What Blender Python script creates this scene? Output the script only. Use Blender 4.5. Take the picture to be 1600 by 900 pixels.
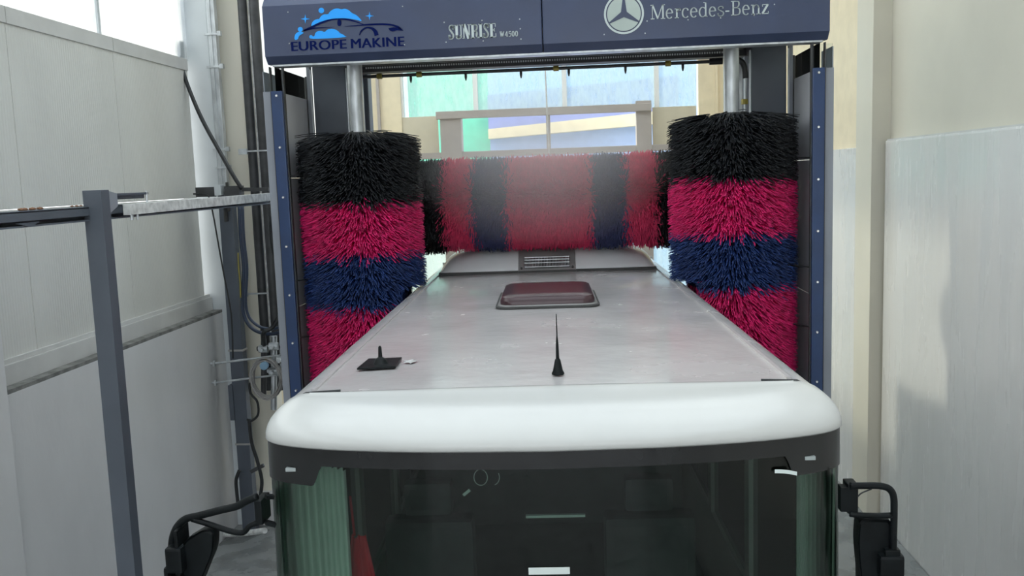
import bpy, bmesh, math, random
import numpy as np
from mathutils import Vector, Matrix
for o in list(bpy.data.objects): bpy.data.objects.remove(o)
scn = bpy.context.scene
COL = scn.collection
# ---------------------------------------------------------------- camera
FPX = 1411.0; HCAM = 3.95
def nrm(v): v = Vector(v); v.normalize(); return v
Fw = nrm((105/FPX, 178/FPX, 1)); Up = -nrm((400/FPX, -11450/FPX, 1)); Up = nrm(Up - Fw*Up.dot(Fw))
Xw = Up.cross(Fw)
if Xw.x < 0: Xw = -Xw
RW = (Xw, Fw, Up)                       # world axes seen in camera coordinates (x right, y up, z forward)
cam_d = bpy.data.cameras.new('camera'); cam = bpy.data.objects.new('camera', cam_d); COL.objects.link(cam)
cam_d.sensor_width = 36; cam_d.lens = FPX/1600*36; cam_d.clip_end = 300; cam_d.clip_start = 0.05
R3 = Matrix(((RW[0].x, RW[0].y, -RW[0].z), (RW[1].x, RW[1].y, -RW[1].z), (RW[2].x, RW[2].y, -RW[2].z)))
cam.matrix_world = Matrix.Translation((0, 0, HCAM)) @ R3.to_4x4()
scn.camera = cam
# ---------------------------------------------------------------- sky, sun, exposure
w = bpy.data.worlds.new('sky'); scn.world = w; w.use_nodes = True
bg = w.node_tree.nodes['Background']; bg.inputs['Color'].default_value = (0.93, 0.965, 1.0, 1); bg.inputs['Strength'].default_value = 1.75
sd = bpy.data.lights.new('sun', 'SUN'); so = bpy.data.objects.new('sun', sd); COL.objects.link(so)
sd.energy = 3.0; sd.angle = math.radians(3); sd.color = (1.0, 0.9, 0.72)
so.rotation_euler = Vector((0.80, -0.45, -0.42)).to_track_quat('-Z', 'Y').to_euler()
scn.view_settings.view_transform = 'Standard'; scn.view_settings.look = 'None'
scn.view_settings.gamma = 1; scn.view_settings.use_curve_mapping = False
scn.view_settings.exposure = 0.40
scn.cycles.volume_bounces = 2

# ---------------------------------------------------------------- helpers
rnd = random.Random(7); npr = np.random.default_rng(5)
def at(px, py, y=None, x=None, z=None):
    """a point seen at pixel (px,py) of the 1600x900 frame, at a known real distance"""
    c = Vector(((px-800)/FPX, (450-py)/FPX, 1)); r = Vector((RW[0].dot(c), RW[1].dot(c), RW[2].dot(c)))
    if y is not None: t = y/r.y
    elif x is not None: t = x/r.x
    else: t = (z-HCAM)/r.z
    return Vector((0, 0, HCAM)) + r*t
def mat(name, col, rough=0.5, metal=0.0, var=0.0, vscale=4.0, bump=0.0, bscale=40.0, stretch=(1,1,1), coat=0.0, spec=0.5, col2=None, rvar=0.0, detail=5):
    m = bpy.data.materials.new(name); m.use_nodes = True; nt = m.node_tree; b = nt.nodes['Principled BSDF']
    b.inputs['Base Color'].default_value = (*col, 1); b.inputs['Roughness'].default_value = rough
    b.inputs['Metallic'].default_value = metal; b.inputs['Coat Weight'].default_value = coat
    b.inputs['Specular IOR Level'].default_value = spec; b.inputs['Coat Roughness'].default_value = 0.08
    tc = nt.nodes.new('ShaderNodeTexCoord'); mp = nt.nodes.new('ShaderNodeMapping'); mp.inputs['Scale'].default_value = stretch
    nt.links.new(tc.outputs['Object'], mp.inputs['Vector'])
    if var or col2 or rvar:
        n = nt.nodes.new('ShaderNodeTexNoise'); n.inputs['Scale'].default_value = vscale; n.inputs['Detail'].default_value = detail
        nt.links.new(mp.outputs['Vector'], n.inputs['Vector'])
        r = nt.nodes.new('ShaderNodeValToRGB'); nt.links.new(n.outputs['Fac'], r.inputs['Fac'])
        c2 = col2 or tuple(c*(1-var) for c in col); c1 = col if col2 else tuple(min(1, c*(1+var)) for c in col)
        r.color_ramp.elements[0].position = 0.35; r.color_ramp.elements[1].position = 0.65
        r.color_ramp.elements[0].color = (*c2, 1); r.color_ramp.elements[1].color = (*c1, 1)
        nt.links.new(r.outputs['Color'], b.inputs['Base Color'])
        if rvar:
            mr = nt.nodes.new('ShaderNodeMapRange'); mr.inputs['To Min'].default_value = max(0.02, rough-rvar); mr.inputs['To Max'].default_value = rough+rvar
            mr.inputs['From Min'].default_value = .35; mr.inputs['From Max'].default_value = .65
            nt.links.new(n.outputs['Fac'], mr.inputs['Value']); nt.links.new(mr.outputs['Result'], b.inputs['Roughness'])
    if bump:
        n2 = nt.nodes.new('ShaderNodeTexNoise'); n2.inputs['Scale'].default_value = bscale; n2.inputs['Detail'].default_value = 4
        nt.links.new(mp.outputs['Vector'], n2.inputs['Vector'])
        bp = nt.nodes.new('ShaderNodeBump'); bp.inputs['Strength'].default_value = bump; bp.inputs['Distance'].default_value = 0.01
        nt.links.new(n2.outputs['Fac'], bp.inputs['Height']); nt.links.new(bp.outputs['Normal'], b.inputs['Normal'])
    return m
def glass(name, tint, ior=1.5, rough=0.02, haze=0.0, hazecol=(0.8,0.85,0.85), streak=0.0):
    m = bpy.data.materials.new(name); m.use_nodes = True; nt = m.node_tree
    out = nt.nodes['Material Output']; nt.nodes.remove(nt.nodes['Principled BSDF'])
    t = nt.nodes.new('ShaderNodeBsdfTransparent'); t.inputs['Color'].default_value = (*tint, 1)
    g = nt.nodes.new('ShaderNodeBsdfGlossy'); g.inputs['Roughness'].default_value = rough
    f = nt.nodes.new('ShaderNodeFresnel'); f.inputs['IOR'].default_value = ior
    last = t
    if haze:
        tr = nt.nodes.new('ShaderNodeBsdfTranslucent'); tr.inputs['Color'].default_value = (*hazecol, 1)
        mx = nt.nodes.new('ShaderNodeMixShader'); mx.inputs['Fac'].default_value = haze
        if streak:
            tc = nt.nodes.new('ShaderNodeTexCoord'); mp = nt.nodes.new('ShaderNodeMapping'); mp.inputs['Scale'].default_value = (7, 7, 2)
            n = nt.nodes.new('ShaderNodeTexNoise'); n.inputs['Scale'].default_value = 2.2; n.inputs['Detail'].default_value = 6
            mr = nt.nodes.new('ShaderNodeMapRange'); mr.inputs['To Min'].default_value = max(0, haze-streak); mr.inputs['To Max'].default_value = min(1, haze+streak)
            mr.inputs['From Min'].default_value = .3; mr.inputs['From Max'].default_value = .7
            nt.links.new(tc.outputs['Object'], mp.inputs['Vector']); nt.links.new(mp.outputs['Vector'], n.inputs['Vector'])
            nt.links.new(n.outputs['Fac'], mr.inputs['Value']); nt.links.new(mr.outputs['Result'], mx.inputs['Fac'])
        nt.links.new(t.outputs[0], mx.inputs[1]); nt.links.new(tr.outputs[0], mx.inputs[2]); last = mx
    m2 = nt.nodes.new('ShaderNodeMixShader')
    nt.links.new(f.outputs[0], m2.inputs['Fac']); nt.links.new(last.outputs[0], m2.inputs[1]); nt.links.new(g.outputs[0], m2.inputs[2])
    nt.links.new(m2.outputs[0], out.inputs['Surface'])
    return m
class MB:
    """collects shapes into one bmesh"""
    def __init__(s): s.bm = bmesh.new()
    def box(s, a, b, bev=0.0):
        a = Vector(a); b = Vector(b); lo = Vector([min(a[i], b[i]) for i in range(3)]); hi = Vector([max(a[i], b[i]) for i in range(3)])
        bm = bmesh.new() if bev else s.bm
        m = Matrix.Translation((lo+hi)/2) @ Matrix.Diagonal((*(hi-lo), 1))
        bmesh.ops.create_cube(bm, size=1, matrix=m)
        if bev:
            bmesh.ops.bevel(bm, geom=bm.edges[:], offset=bev, segments=2, profile=0.7, affect='EDGES')
            s.join(bm)
        return s
    def join(s, bm):
        me = bpy.data.meshes.new('tmp'); bm.to_mesh(me); s.bm.from_mesh(me); bpy.data.meshes.remove(me); bm.free()
    def obox(s, p, q, wdt, hgt, up=(0,0,1), bev=0.0):
        """bar of rectangular section between p and q"""
        p = Vector(p); q = Vector(q); d = (q-p); L = d.length; d.normalize()
        sd_ = d.cross(Vector(up)).normalized(); u2 = sd_.cross(d).normalized()
        M = Matrix((( sd_.x, d.x, u2.x, (p.x+q.x)/2), (sd_.y, d.y, u2.y, (p.y+q.y)/2), (sd_.z, d.z, u2.z, (p.z+q.z)/2), (0,0,0,1)))
        bm = bmesh.new(); bmesh.ops.create_cube(bm, size=1, matrix=Matrix.Diagonal((wdt, L, hgt, 1)))
        if bev: bmesh.ops.bevel(bm, geom=bm.edges[:], offset=bev, segments=2, profile=0.7, affect='EDGES')
        bm.transform(M); s.join(bm); return s
    def tube(s, pts, r, seg=10, caps=True):
        """round tube through points; r a number or one radius per point"""
        P = [Vector(p) for p in pts]; n = len(P); rr = r if hasattr(r, '__len__') else [r]*n
        T = []
        for i in range(n):
            t = (P[min(i+1, n-1)] - P[max(i-1, 0)]); t.normalize(); T.append(t)
        a = Vector((0,0,1)) if abs(T[0].z) < 0.9 else Vector((1,0,0))
        u = T[0].cross(a).normalized(); rings = []
        for i in range(n):
            u = (u - T[i]*u.dot(T[i])).normalized(); v = T[i].cross(u)
            rings.append([s.bm.verts.new(P[i] + (u*math.cos(k*2*math.pi/seg) + v*math.sin(k*2*math.pi/seg))*rr[i]) for k in range(seg)])
        for i in range(n-1):
            for k in range(seg):
                s.bm.faces.new((rings[i][k], rings[i][(k+1) % seg], rings[i+1][(k+1) % seg], rings[i+1][k]))
        if caps:
            s.bm.faces.new(rings[0][::-1]); s.bm.faces.new(rings[-1])
        return s
    def grid(s, rows):
        V = [[s.bm.verts.new(p) for p in r] for r in rows]
        for i in range(len(V)-1):
            for j in range(len(V[0])-1):
                try: s.bm.faces.new((V[i][j], V[i][j+1], V[i+1][j+1], V[i+1][j]))
                except ValueError: pass
        return s
    def poly(s, pts, thick=None):
        V = [s.bm.verts.new(p) for p in pts]; f = s.bm.faces.new(V)
        if thick is not None:
            r = bmesh.ops.extrude_face_region(s.bm, geom=[f])
            bmesh.ops.translate(s.bm, vec=Vector(thick), verts=[v for v in r['geom'] if isinstance(v, bmesh.types.BMVert)])
        return s
def smooth_pts(pts, k=6):
    P = [Vector(p) for p in pts]; Q = [P[0]*2-P[1]] + P + [P[-1]*2-P[-2]]; out = []
    for i in range(1, len(Q)-2):
        for j in range(k):
            t = j/k; a, b, c, d = Q[i-1], Q[i], Q[i+1], Q[i+2]
            out.append(0.5*((2*b) + (c-a)*t + (2*a-5*b+4*c-d)*t*t + (3*b-a-3*c+d)*t**3))
    out.append(P[-1]); return out
ROOTM = {}
def rootof(o):
    while o.parent: o = o.parent
    return o
def obj(name, mb, m, parent=None, local=False, smooth=False, fix=True):
    bm = mb.bm if isinstance(mb, MB) else mb
    if fix: bmesh.ops.recalc_face_normals(bm, faces=bm.faces[:])
    me = bpy.data.meshes.new(name); bm.to_mesh(me); bm.free()
    return mobj(name, me, m, parent, local, smooth)
def mobj(name, me, m, parent=None, local=False, smooth=False):
    o = bpy.data.objects.new(name, me); COL.objects.link(o)
    for mm in (m if isinstance(m, (list, tuple)) else [m]): me.materials.append(mm)
    if smooth:
        me.shade_smooth()
        if smooth == 'auto': me.set_sharp_from_angle(angle=math.radians(35))
    if parent:
        o.parent = parent
        if not local:
            R = ROOTM.get(rootof(parent).name)
            if R is not None: me.transform(R.inverted())
    return o
def tag(o, label=None, cat=None, group=None, kind=None):
    if label: o['label'] = label
    if cat: o['category'] = cat
    if group: o['group'] = group
    if kind: o['kind'] = kind
    return o
def thing(name, label, cat, loc=(0,0,0), rz=0, group=None):
    o = bpy.data.objects.new(name, None); COL.objects.link(o); o.location = loc; o.rotation_euler = (0, 0, rz)
    o.empty_display_size = 0.2
    ROOTM[o.name] = Matrix.Translation(loc) @ Matrix.Rotation(rz, 4, 'Z')
    return tag(o, label, cat, group)
def struct(name, mb, m, label, cat, parent=None, smooth=False):
    o = obj(name, mb, m, parent, smooth=smooth)
    if not parent: tag(o, label, cat, None, 'structure')
    return o

# ---------------------------------------------------------------- materials
M = {}
M['panel'] = mat('ribbed_panel', (0.66,0.66,0.62), 0.35, var=0.05, vscale=1.2, stretch=(1,1,0.5), bump=0.0)
def add_ribs(m, scale=34, strength=0.25, axis='Y'):
    nt = m.node_tree; b = nt.nodes['Principled BSDF']
    tc = nt.nodes.new('ShaderNodeTexCoord'); wv = nt.nodes.new('ShaderNodeTexWave'); wv.bands_direction = axis
    wv.inputs['Scale'].default_value = scale/6.28; wv.inputs['Distortion'].default_value = 0.3; wv.inputs['Detail'].default_value = 0
    bp = nt.nodes.new('ShaderNodeBump'); bp.inputs['Strength'].default_value = strength; bp.inputs['Distance'].default_value = 0.004
    nt.links.new(tc.outputs['Object'], wv.inputs['Vector']); nt.links.new(wv.outputs['Fac'], bp.inputs['Height']); nt.links.new(bp.outputs['Normal'], b.inputs['Normal'])
add_ribs(M['panel'], 60, 0.5)
M['wall_white'] = mat('painted_concrete', (0.66,0.66,0.66), 0.35, var=0.035, vscale=2.6, stretch=(1,1,0.5), bump=0.35, bscale=14, rvar=0.04)
M['wall_near'] = mat('damp_painted_concrete', (0.67,0.665,0.645), 0.26, var=0.03, vscale=2.4, stretch=(1,1.6,0.22), bump=0.30, bscale=9, rvar=0.07)
M['wall_warm_light'] = mat('warm_light_panel', (0.66,0.63,0.53), 0.45, var=0.04, vscale=1.0, bump=0.05)  # warm sunlight on the upper wall is put into this cream tint
M['cream'] = mat('cream_sheet', (0.80,0.70,0.50), 0.5, var=0.05)
M['beige'] = mat('beige_panel', (0.62,0.57,0.44), 0.6, var=0.03)
M['trim'] = mat('pale_flashing', (0.58,0.58,0.56), 0.35, var=0.05)
M['ledge'] = mat('raw_concrete_ledge', (0.20,0.20,0.19), 0.85, var=0.3, vscale=9, bump=0.5, bscale=60)
M['floor'] = mat('wet_concrete_floor', (0.20,0.21,0.21), 0.3, var=0.3, vscale=3, bump=0.3, bscale=25, rvar=0.2)
M['ceil'] = mat('ceiling_sheet', (0.45,0.45,0.45), 0.7, var=0.05)
M['white_col'] = mat('white_steel', (0.62,0.66,0.68), 0.4, var=0.05, vscale=2)
M['frame_white'] = mat('white_frame', (0.85,0.86,0.84), 0.5)
M['steel'] = mat('galvanised', (0.55,0.58,0.60), 0.38, 0.6, var=0.18, vscale=14, stretch=(1,1,0.4))
M['white_tube'] = mat('worn_white_paint', (0.66,0.67,0.66), 0.5, var=0.22, vscale=18, bump=0.2)
M['slate'] = mat('slate_paint', (0.085,0.10,0.125), 0.42, var=0.10, vscale=3, bump=0.04)
M['slate2'] = mat('slate_panel', (0.27,0.29,0.33), 0.4, var=0.06, vscale=2)
M['blue'] = mat('gantry_blue', (0.040,0.056,0.115), 0.36, var=0.10, vscale=2.5, rvar=0.08, bump=0.02, coat=0.1)
M['bluestrip'] = mat('strip_blue', (0.018,0.045,0.125), 0.35, var=0.10, vscale=5)
M['splash'] = mat('splash_panel_grey', (0.74,0.75,0.80), 0.35, var=0.05, vscale=2)
M['post_grey'] = mat('post_grey', (0.095,0.11,0.135), 0.5, var=0.08, vscale=3)
M['silver2'] = mat('marker_grey', (0.36,0.40,0.40), 0.4)
M['cream2'] = mat('bright_cream', (0.86,0.82,0.70), 0.4)
M['dark'] = mat('dark_rubber', (0.018,0.02,0.022), 0.5, var=0.2, vscale=8)
M['black'] = mat('black_plastic', (0.007,0.009,0.010), 0.4, var=0.25, vscale=12, bump=0.08, spec=0.15)
M['darksteel'] = mat('dark_steel', (0.06,0.062,0.065), 0.5, 0.3, var=0.2, vscale=8)
M['buswhite'] = mat('bus_white_paint', (0.56,0.565,0.555), 0.25, var=0.01, coat=0.25)
M['roof'] = mat('wet_bus_roof', (0.48,0.462,0.465), 0.22, var=0.015, vscale=2.2, bump=0.28, bscale=9, rvar=0.06, coat=0.25)
M['ac'] = mat('roof_unit_white', (0.74,0.75,0.77), 0.3, var=0.04, coat=0.2)
M['gasket'] = mat('grey_gasket', (0.06,0.06,0.06), 0.75, var=0.1)
M['silver'] = mat('silver_grey_housing', (0.30,0.30,0.30), 0.35, 0.3, var=0.1)
M['hatch'] = mat('smoked_lid', (0.050,0.020,0.027), 0.30, var=0.15, coat=0.3, bump=0.05)
M['chrome'] = mat('bright_metal', (0.8,0.8,0.8), 0.2, 0.9)
M['yellow'] = mat('brass_yellow', (0.35,0.29,0.06), 0.4, 0.3, var=0.1)
M['band'] = mat('black_glass_band', (0.010,0.011,0.012), 0.15, var=0.3, vscale=10)
M['curtain_and_reflection'] = mat('green_curtain_and_reflection', (0.75,0.84,0.78), 0.85, var=0.10, vscale=5)
M['red'] = mat('red_cloth', (0.75,0.02,0.05), 0.8, var=0.1)
M['seat'] = mat('dark_seat_cloth', (0.055,0.06,0.065), 0.85, var=0.2)
M['inside'] = mat('bus_lining', (0.10,0.12,0.12), 0.8, var=0.1)
M['paper'] = mat('pale_sticker', (0.72,0.80,0.78), 0.5)
M['residue'] = mat('glue_residue', (0.33,0.33,0.33), 0.6, col2=(0.60,0.60,0.60), vscale=30)
M['tyre'] = mat('tyre', (0.02,0.02,0.02), 0.8, bump=0.2)
M['p_black'] = mat('bristle_black', (0.006,0.008,0.012), 0.5, var=0.3, vscale=14)
M['p_pink'] = mat('bristle_magenta', (0.74,0.012,0.16), 0.55, var=0.30, vscale=14)
M['p_blue'] = mat('bristle_blue', (0.012,0.040,0.17), 0.55, var=0.30, vscale=14)
M['p_red'] = mat('bristle_red', (0.80,0.05,0.16), 0.6, var=0.15, vscale=14)
M['p_navy'] = mat('bristle_navy', (0.05,0.06,0.16), 0.6, var=0.25, vscale=14)
M['hose'] = mat('blue_black_hose', (0.02,0.035,0.07), 0.4)
M['wire'] = mat('grey_wire', (0.33,0.32,0.31), 0.55, var=0.2)
M['clay'] = mat('brown_crumbs', (0.22,0.11,0.06), 0.9, var=0.3)
M['letter_white'] = mat('letter_white', (0.55,0.62,0.62), 0.55, var=0.05)
M['letter_pale'] = mat('emblem_pale', (0.45,0.52,0.49), 0.55, var=0.05)
M['letter_navy'] = mat('letter_navy', (0.002,0.008,0.075), 0.8, spec=0.1)
M['letter_sky'] = mat('logo_sky_blue', (0.010,0.36,1.0), 0.5)
M['out_green'] = mat('outside_green', (0.18,0.68,0.48), 0.6, var=0.05)
M['out_blue'] = mat('outside_blue', (0.42,0.58,0.90), 0.6, var=0.05)
M['out_blue2'] = mat('outside_deep_blue', (0.30,0.36,0.68), 0.6, var=0.05)
M['out_cream'] = mat('outside_cream', (0.85,0.78,0.55), 0.6, var=0.05)
M['asphalt'] = mat('yard', (0.42,0.42,0.41), 0.8, var=0.15, bump=0.2)
M['gate_paint'] = mat('taupe_gate_paint', (0.42,0.38,0.35), 0.5, var=0.04)
M['windscreen'] = glass('tinted_windscreen', (0.62,0.75,0.68), 1.45, 0.03, haze=0.32, hazecol=(0.30,0.39,0.36))
M['side_glass'] = glass('side_glass', (0.30,0.40,0.36), 1.5, 0.03)
M['clear'] = glass('clear_sheet', (0.93,0.95,0.95), 1.08, 0.05)
M['poly'] = glass('streaked_polycarbonate', (0.86,0.95,0.93), 1.2, 0.3, haze=0.36, hazecol=(0.62,0.70,0.70), streak=0.12)
M['cleres'] = glass('milky_polycarbonate', (0.92,0.96,0.97), 1.2, 0.4, haze=0.45, hazecol=(0.95,0.98,1.0), streak=0.1)

# ---------------------------------------------------------------- the bay
XL, XLU, XR, XRU = -4.10, -4.24, 3.25, 3.33
YF, YB = -8.0, 16.0
ZC = 7.4
fl = MB(); fl.box((-30, -25, -0.2), (30, 60, 0)); struct('floor', fl, M['floor'], 'wet grey concrete floor of the wash bay beside the bus', 'floor')
ce = MB()
for y in np.arange(-8, 16.3, 4.0): ce.box((-4.5, y, ZC), (3.7, y+0.14, ZC+0.15))
ce.box((-4.5, -8, ZC), (-3.6, 16.2, ZC+0.1)); ce.box((2.9, -8, ZC), (3.7, 16.2, ZC+0.1))
ceil = struct('ceiling', ce, M['ceil'], 'sheet roof with added milky skylights over the wash bay', 'ceiling')
for y in np.arange(-8, 15, 4.0):
    k = MB(); k.box((-3.6, y+0.14, ZC+0.05), (2.9, y+4.0, ZC+0.06)); obj('added_skylight', k, M['cleres'], ceil)  # unseen skylight sheets, added to brighten the bus roof and walls from above
# left wall: low concrete wall, ledge, ribbed panels above
wl = MB(); wl.box((XL, YF, 0), (XL-0.35, 10.05, 2.53), 0.006)
wall_left = struct('wall_left', wl, M['wall_white'], 'low painted concrete wall on the left carrying ribbed grey panels', 'wall')
lg = MB(); lg.box((XL+0.0, YF, 2.53), (XLU-0.02, 10.05, 2.56)); obj('ledge', lg, M['ledge'], wall_left)
ys = [YF, -5.0, -3.0, -1.0, 1.0, 3.0, 4.6, 6.63, 8.2, 9.80]
for k in range(len(ys)-1):
    for z0, z1 in ((2.72, 3.83), (3.836, 5.26)):
        p = MB(); p.box((XLU-0.08, ys[k]+0.003, z0), (XLU, ys[k+1]-0.003, z1), 0.003); obj('wall_panel', p, M['panel'], wall_left)
t = MB(); t.box((XLU+0.045, YF, 2.56), (XLU-0.05, 9.9, 2.71), 0.004); t.box((XLU+0.02, YF, 2.71), (XLU-0.05, 9.9, 2.745), 0.004)
obj('base_trim', t, M['trim'], wall_left)
for k in range(len(ys)-1):
    t = MB(); t.box((XLU+0.012, ys[k]+0.004, 5.215), (XLU-0.09, ys[k+1]-0.004, 5.34), 0.003); obj('top_flashing', t, M['trim'], wall_left)
pil = MB(); pil.box((XL+0.055, 3.2, 0), (XL-0.30, 5.93, 5.3), 0.008)
struct('trim_1', pil, M['wall_white'], 'shallow white pier on the left wall at the frame edge', 'pier')
# clerestory above the left panels
for i, (a, b) in enumerate(((YF, 3.0), (3.0, 8.05), (8.05, 10.2))):
    p = MB(); p.box((XLU-0.05, a+0.02, 5.34), (XLU-0.035, b-0.02, ZC))
    wdo = struct('window_%d' % (i+1), p, M['cleres'], ['milky roof-light sheet nearest the camera above the left panels', 'milky roof-light sheet above the left panels, left of its joint', 'milky roof-light sheet beside the white column'][i], 'window')
    f = MB(); f.box((XLU-0.02, b-0.02, 5.34), (XLU-0.06, b+0.02, ZC)); obj('glazing_bar', f, M['white_col'], wdo)
# right wall
wr = MB(); wr.box((XR, YF, 0), (XR+0.4, 9.98, 4.19), 0.02)
wall_right = struct('wall_right', wr, M['wall_near'], 'smooth damp white wall on the right with an upper part coloured as if warmly lit', 'wall')
u = MB(); u.box((XRU, YF, 4.19), (XRU+0.3, 10.06, ZC)); obj('upper_wall', u, M['wall_warm_light'], wall_right)
u = MB(); u.box((XR+0.015, YF, 4.185), (XR+0.1, 9.97, 4.205)); obj('ledge', u, M['trim'], wall_right)
c = MB(); c.box((3.135, 10.06, 0), (3.55, 10.62, ZC), 0.006); struct('trim_2', c, M['wall_warm_light'], 'square pale column at the end of the right wall', 'column')
wr2 = MB(); wr2.box((3.16, 10.62, 0), (3.6, YB, 4.14), 0.01); w2 = struct('wall_right_far', wr2, M['wall_near'], 'pale wall continuing past the right column', 'wall')
u = MB(); u.box((3.20, 10.62, 4.14), (3.6, YB, ZC)); obj('upper_wall', u, M['cream'], w2)
# far left return and wall beyond
c = MB(); c.box((-4.45, 9.92, 0), (-4.03, 10.3, ZC), 0.006); tr3 = struct('trim_3', c, M['white_col'], 'white steel column behind the grey post on the left', 'column')
k = MB(); k.box((-4.02, 9.90, 0.9), (-3.93, 9.98, ZC), 0.004); k.box((-3.985, 9.89, 0.9), (-3.975, 9.9, ZC)); obj('cable_trunking', k, M['steel'], tr3)
for z in (5.60, 5.25, 4.35, 4.15):
    k = MB(); k.box((-4.05, 9.87, z), (-3.86, 9.9, z+0.02)); k.box((-3.9, 9.85, z-0.015), (-3.86, 9.9, z+0.035)); obj('pipe_clip', k, M['steel'], tr3)
c = MB(); c.box((-4.02, 10.10, 0), (-3.62, 10.35, ZC), 0.004); struct('trim_4', c, M['cream2'], 'cream wall return behind the dark vertical pipes', 'wall return')
wl2 = MB(); wl2.box((-4.3, 10.35, 0), (-3.75, YB, 4.55)); struct('wall_left_far', wl2, M['cream'], 'cream wall beyond the gantry on the left', 'wall')
k = MB(); k.box((-3.80, 10.4, 4.55), (-3.79, YB, ZC)); struct('window_8', k, M['cleres'], 'milky roof-light sheet above the far left wall beyond the gantry', 'window')
# back wall at y = 16
bk = MB()
bk.box((-4.3, 16, 0), (-3.10, 16.25, ZC)); bk.box((2.08, 16, 0), (3.7, 16.25, ZC)); bk.box((-3.10, 16, 6.5), (2.08, 16.25, ZC))
wall_back = struct('wall_back', bk, M['cream'], 'cream end wall around the far gate', 'wall')
k = MB(); k.box((-3.52, 15.95, 0), (-3.47, 16, 6.5)); obj('wall_joint', k, M['gate_paint'], wall_back)
k = MB(); k.box((2.36, 15.95, 0), (2.40, 16, 6.5)); obj('wall_joint', k, M['cream'], wall_back)
for i, (a, b) in enumerate(((-3.10, -1.78), (-1.78, -0.22), (-0.22, 1.37), (1.37, 2.08))):
    p = MB(); p.box((a+0.04, 16.08, 5.05), (b-0.04, 16.09, 6.5))
    wd = struct('window_%d' % (i+4), p, M['poly'], ['streaked translucent pane over the far gate, leftmost and greenest', 'streaked translucent pane over the far gate, second from left', 'streaked translucent pane over the far gate, second from right', 'narrow streaked translucent pane at the right end over the gate'][i], 'window')
    f = MB(); f.box((a-0.04, 16.03, 5.05), (a+0.04, 16.13, 6.5)); obj('window_frame', f, M['frame_white'], wd)
dr = MB()
dr.box((-2.40, 15.85, 0), (-2.03, 16.1, 5.02), 0.01); dr.box((1.00, 15.85, 0), (1.26, 16.1, 5.16), 0.01)
door = struct('door_1', dr, M['gate_paint'], 'taupe framed far gate standing behind the roof brush', 'gate')
k = MB(); k.box((-2.46, 15.80, 4.98), (1.26, 15.95, 5.11), 0.01); obj('lintel', k, M['gate_paint'], door)
k = MB(); k.box((-3.10, 15.88, 4.30), (2.08, 16.0, 4.41), 0.01); obj('rail', k, M['gate_paint'], door)
k = MB(); k.box((-0.55, 15.9, 4.41), (-0.48, 15.96, 4.99)); obj('mullion', k, M['gate_paint'], door)
for a, b in ((-3.10, -2.46), (1.29, 2.04)):
    k = MB(); k.box((a, 16.02, 4.41), (b, 16.06, 5.05), 0.005); obj('infill_panel', k, M['beige'], door)
for a, b in ((-3.10, -2.4), (1.26, 2.08)):
    k = MB(); k.box((a, 16.02, 0), (b, 16.06, 4.28), 0.005); obj('lower_panel', k, M['poly'], door)
k = MB(); k.tube([at(852, 112, y=13.5)+Vector((0, 0, 2.0)), at(852, 112, y=13.5), at(855, 178, y=13.5), at(858, 240, y=13.5)], 0.012, 6)
tag(obj('hanging_cord', k, M['trim']), 'thin pale cord hanging in front of the far gate', 'cord')
# outside
g = MB(); g.box((-30, 16.4, 0), (30, 60, 0.02)); struct('ground_outside', g, M['asphalt'], 'pale sunlit yard beyond the far gate', 'ground')
hb = thing('painted_building', 'green and blue building with a slanting cream band, seen through the far gate', 'building', (0, 25, 0))
def yb(px, py): return at(px, py, y=25.0)
def slab(name, pts, m, dep=0.5, off=0.0):
    k = MB(); P = [Vector((p[0], 25.0-off, p[1])) for p in pts]; k.poly(P, (0, dep, 0)); return obj(name, k, m, hb)
gx0 = yb(640, 200).x; gx1 = yb(765, 200).x; gx2 = yb(1045, 170).x
slab('green_wall', [(gx0, 0.02), (gx1, 0.02), (gx1, 7.6), (gx0, 7.6)], M['out_green'])
slab('white_base', [(gx0-0.5, 0.02), (gx1, 0.02), (gx1, 3.3), (gx0-0.5, 3.3)], M['cream2'], 0.3, 0.25)
bk_z = yb(860, 215).z
slab('blue_wall', [(gx1, 0.02), (gx2+3, 0.02), (gx2+3, 7.0), (gx1, 7.0)], M['out_blue'], 0.5)
a1, a2, a3, a4 = yb(765, 203), yb(1000, 174), yb(1000, 194), yb(765, 218)
ub = yb(765, 150).z
slab('deep_blue_fascia', [(gx1, a1.z), (a2.x+1, a2.z), (a2.x+1, ub+0.3), (gx1, ub)], M['out_blue2'], 0.3, 0.3)
slab('cream_band', [(gx1, a4.z), (a3.x+1, a3.z), (a2.x+1, a2.z), (gx1, a1.z)], M['out_cream'], 0.45, 0.45)

# ---------------------------------------------------------------- bus
BTH = math.radians(2.1)
bus = thing('white_minibus', 'white minibus with a big dark windscreen being washed under the blue gantry', 'bus', (-0.143, 3.50, 0), BTH)
BW, BR, ZR, YCAP = 1.252, 0.16, 3.0, 0.50
def shoulder(hw, z0, y, n=8):
    pts = []
    for i in range(n+1):
        a = math.pi/2*i/n; pts.append((-(hw-BR) - BR*math.cos(a), y, z0-BR+BR*math.sin(a)))
    top = [((hw-BR)*(-1+2*i/12), y, z0+0.008*(1-(-1+2*i/12)**2)) for i in range(1, 12)]
    return pts + top + [(-p[0], p[1], p[2]) for p in pts[::-1]]
# roof shell
k = MB(); rows = []
for i in range(25):
    y = YCAP+0.002+(7.3-YCAP)*i/24; r = shoulder(BW, ZR, y); rows.append([(r[0][0], y, 2.62)] + r + [(r[-1][0], y, 2.62)])
k.grid(rows); roof = obj('roof', k, M['roof'], bus, True, True)
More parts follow.
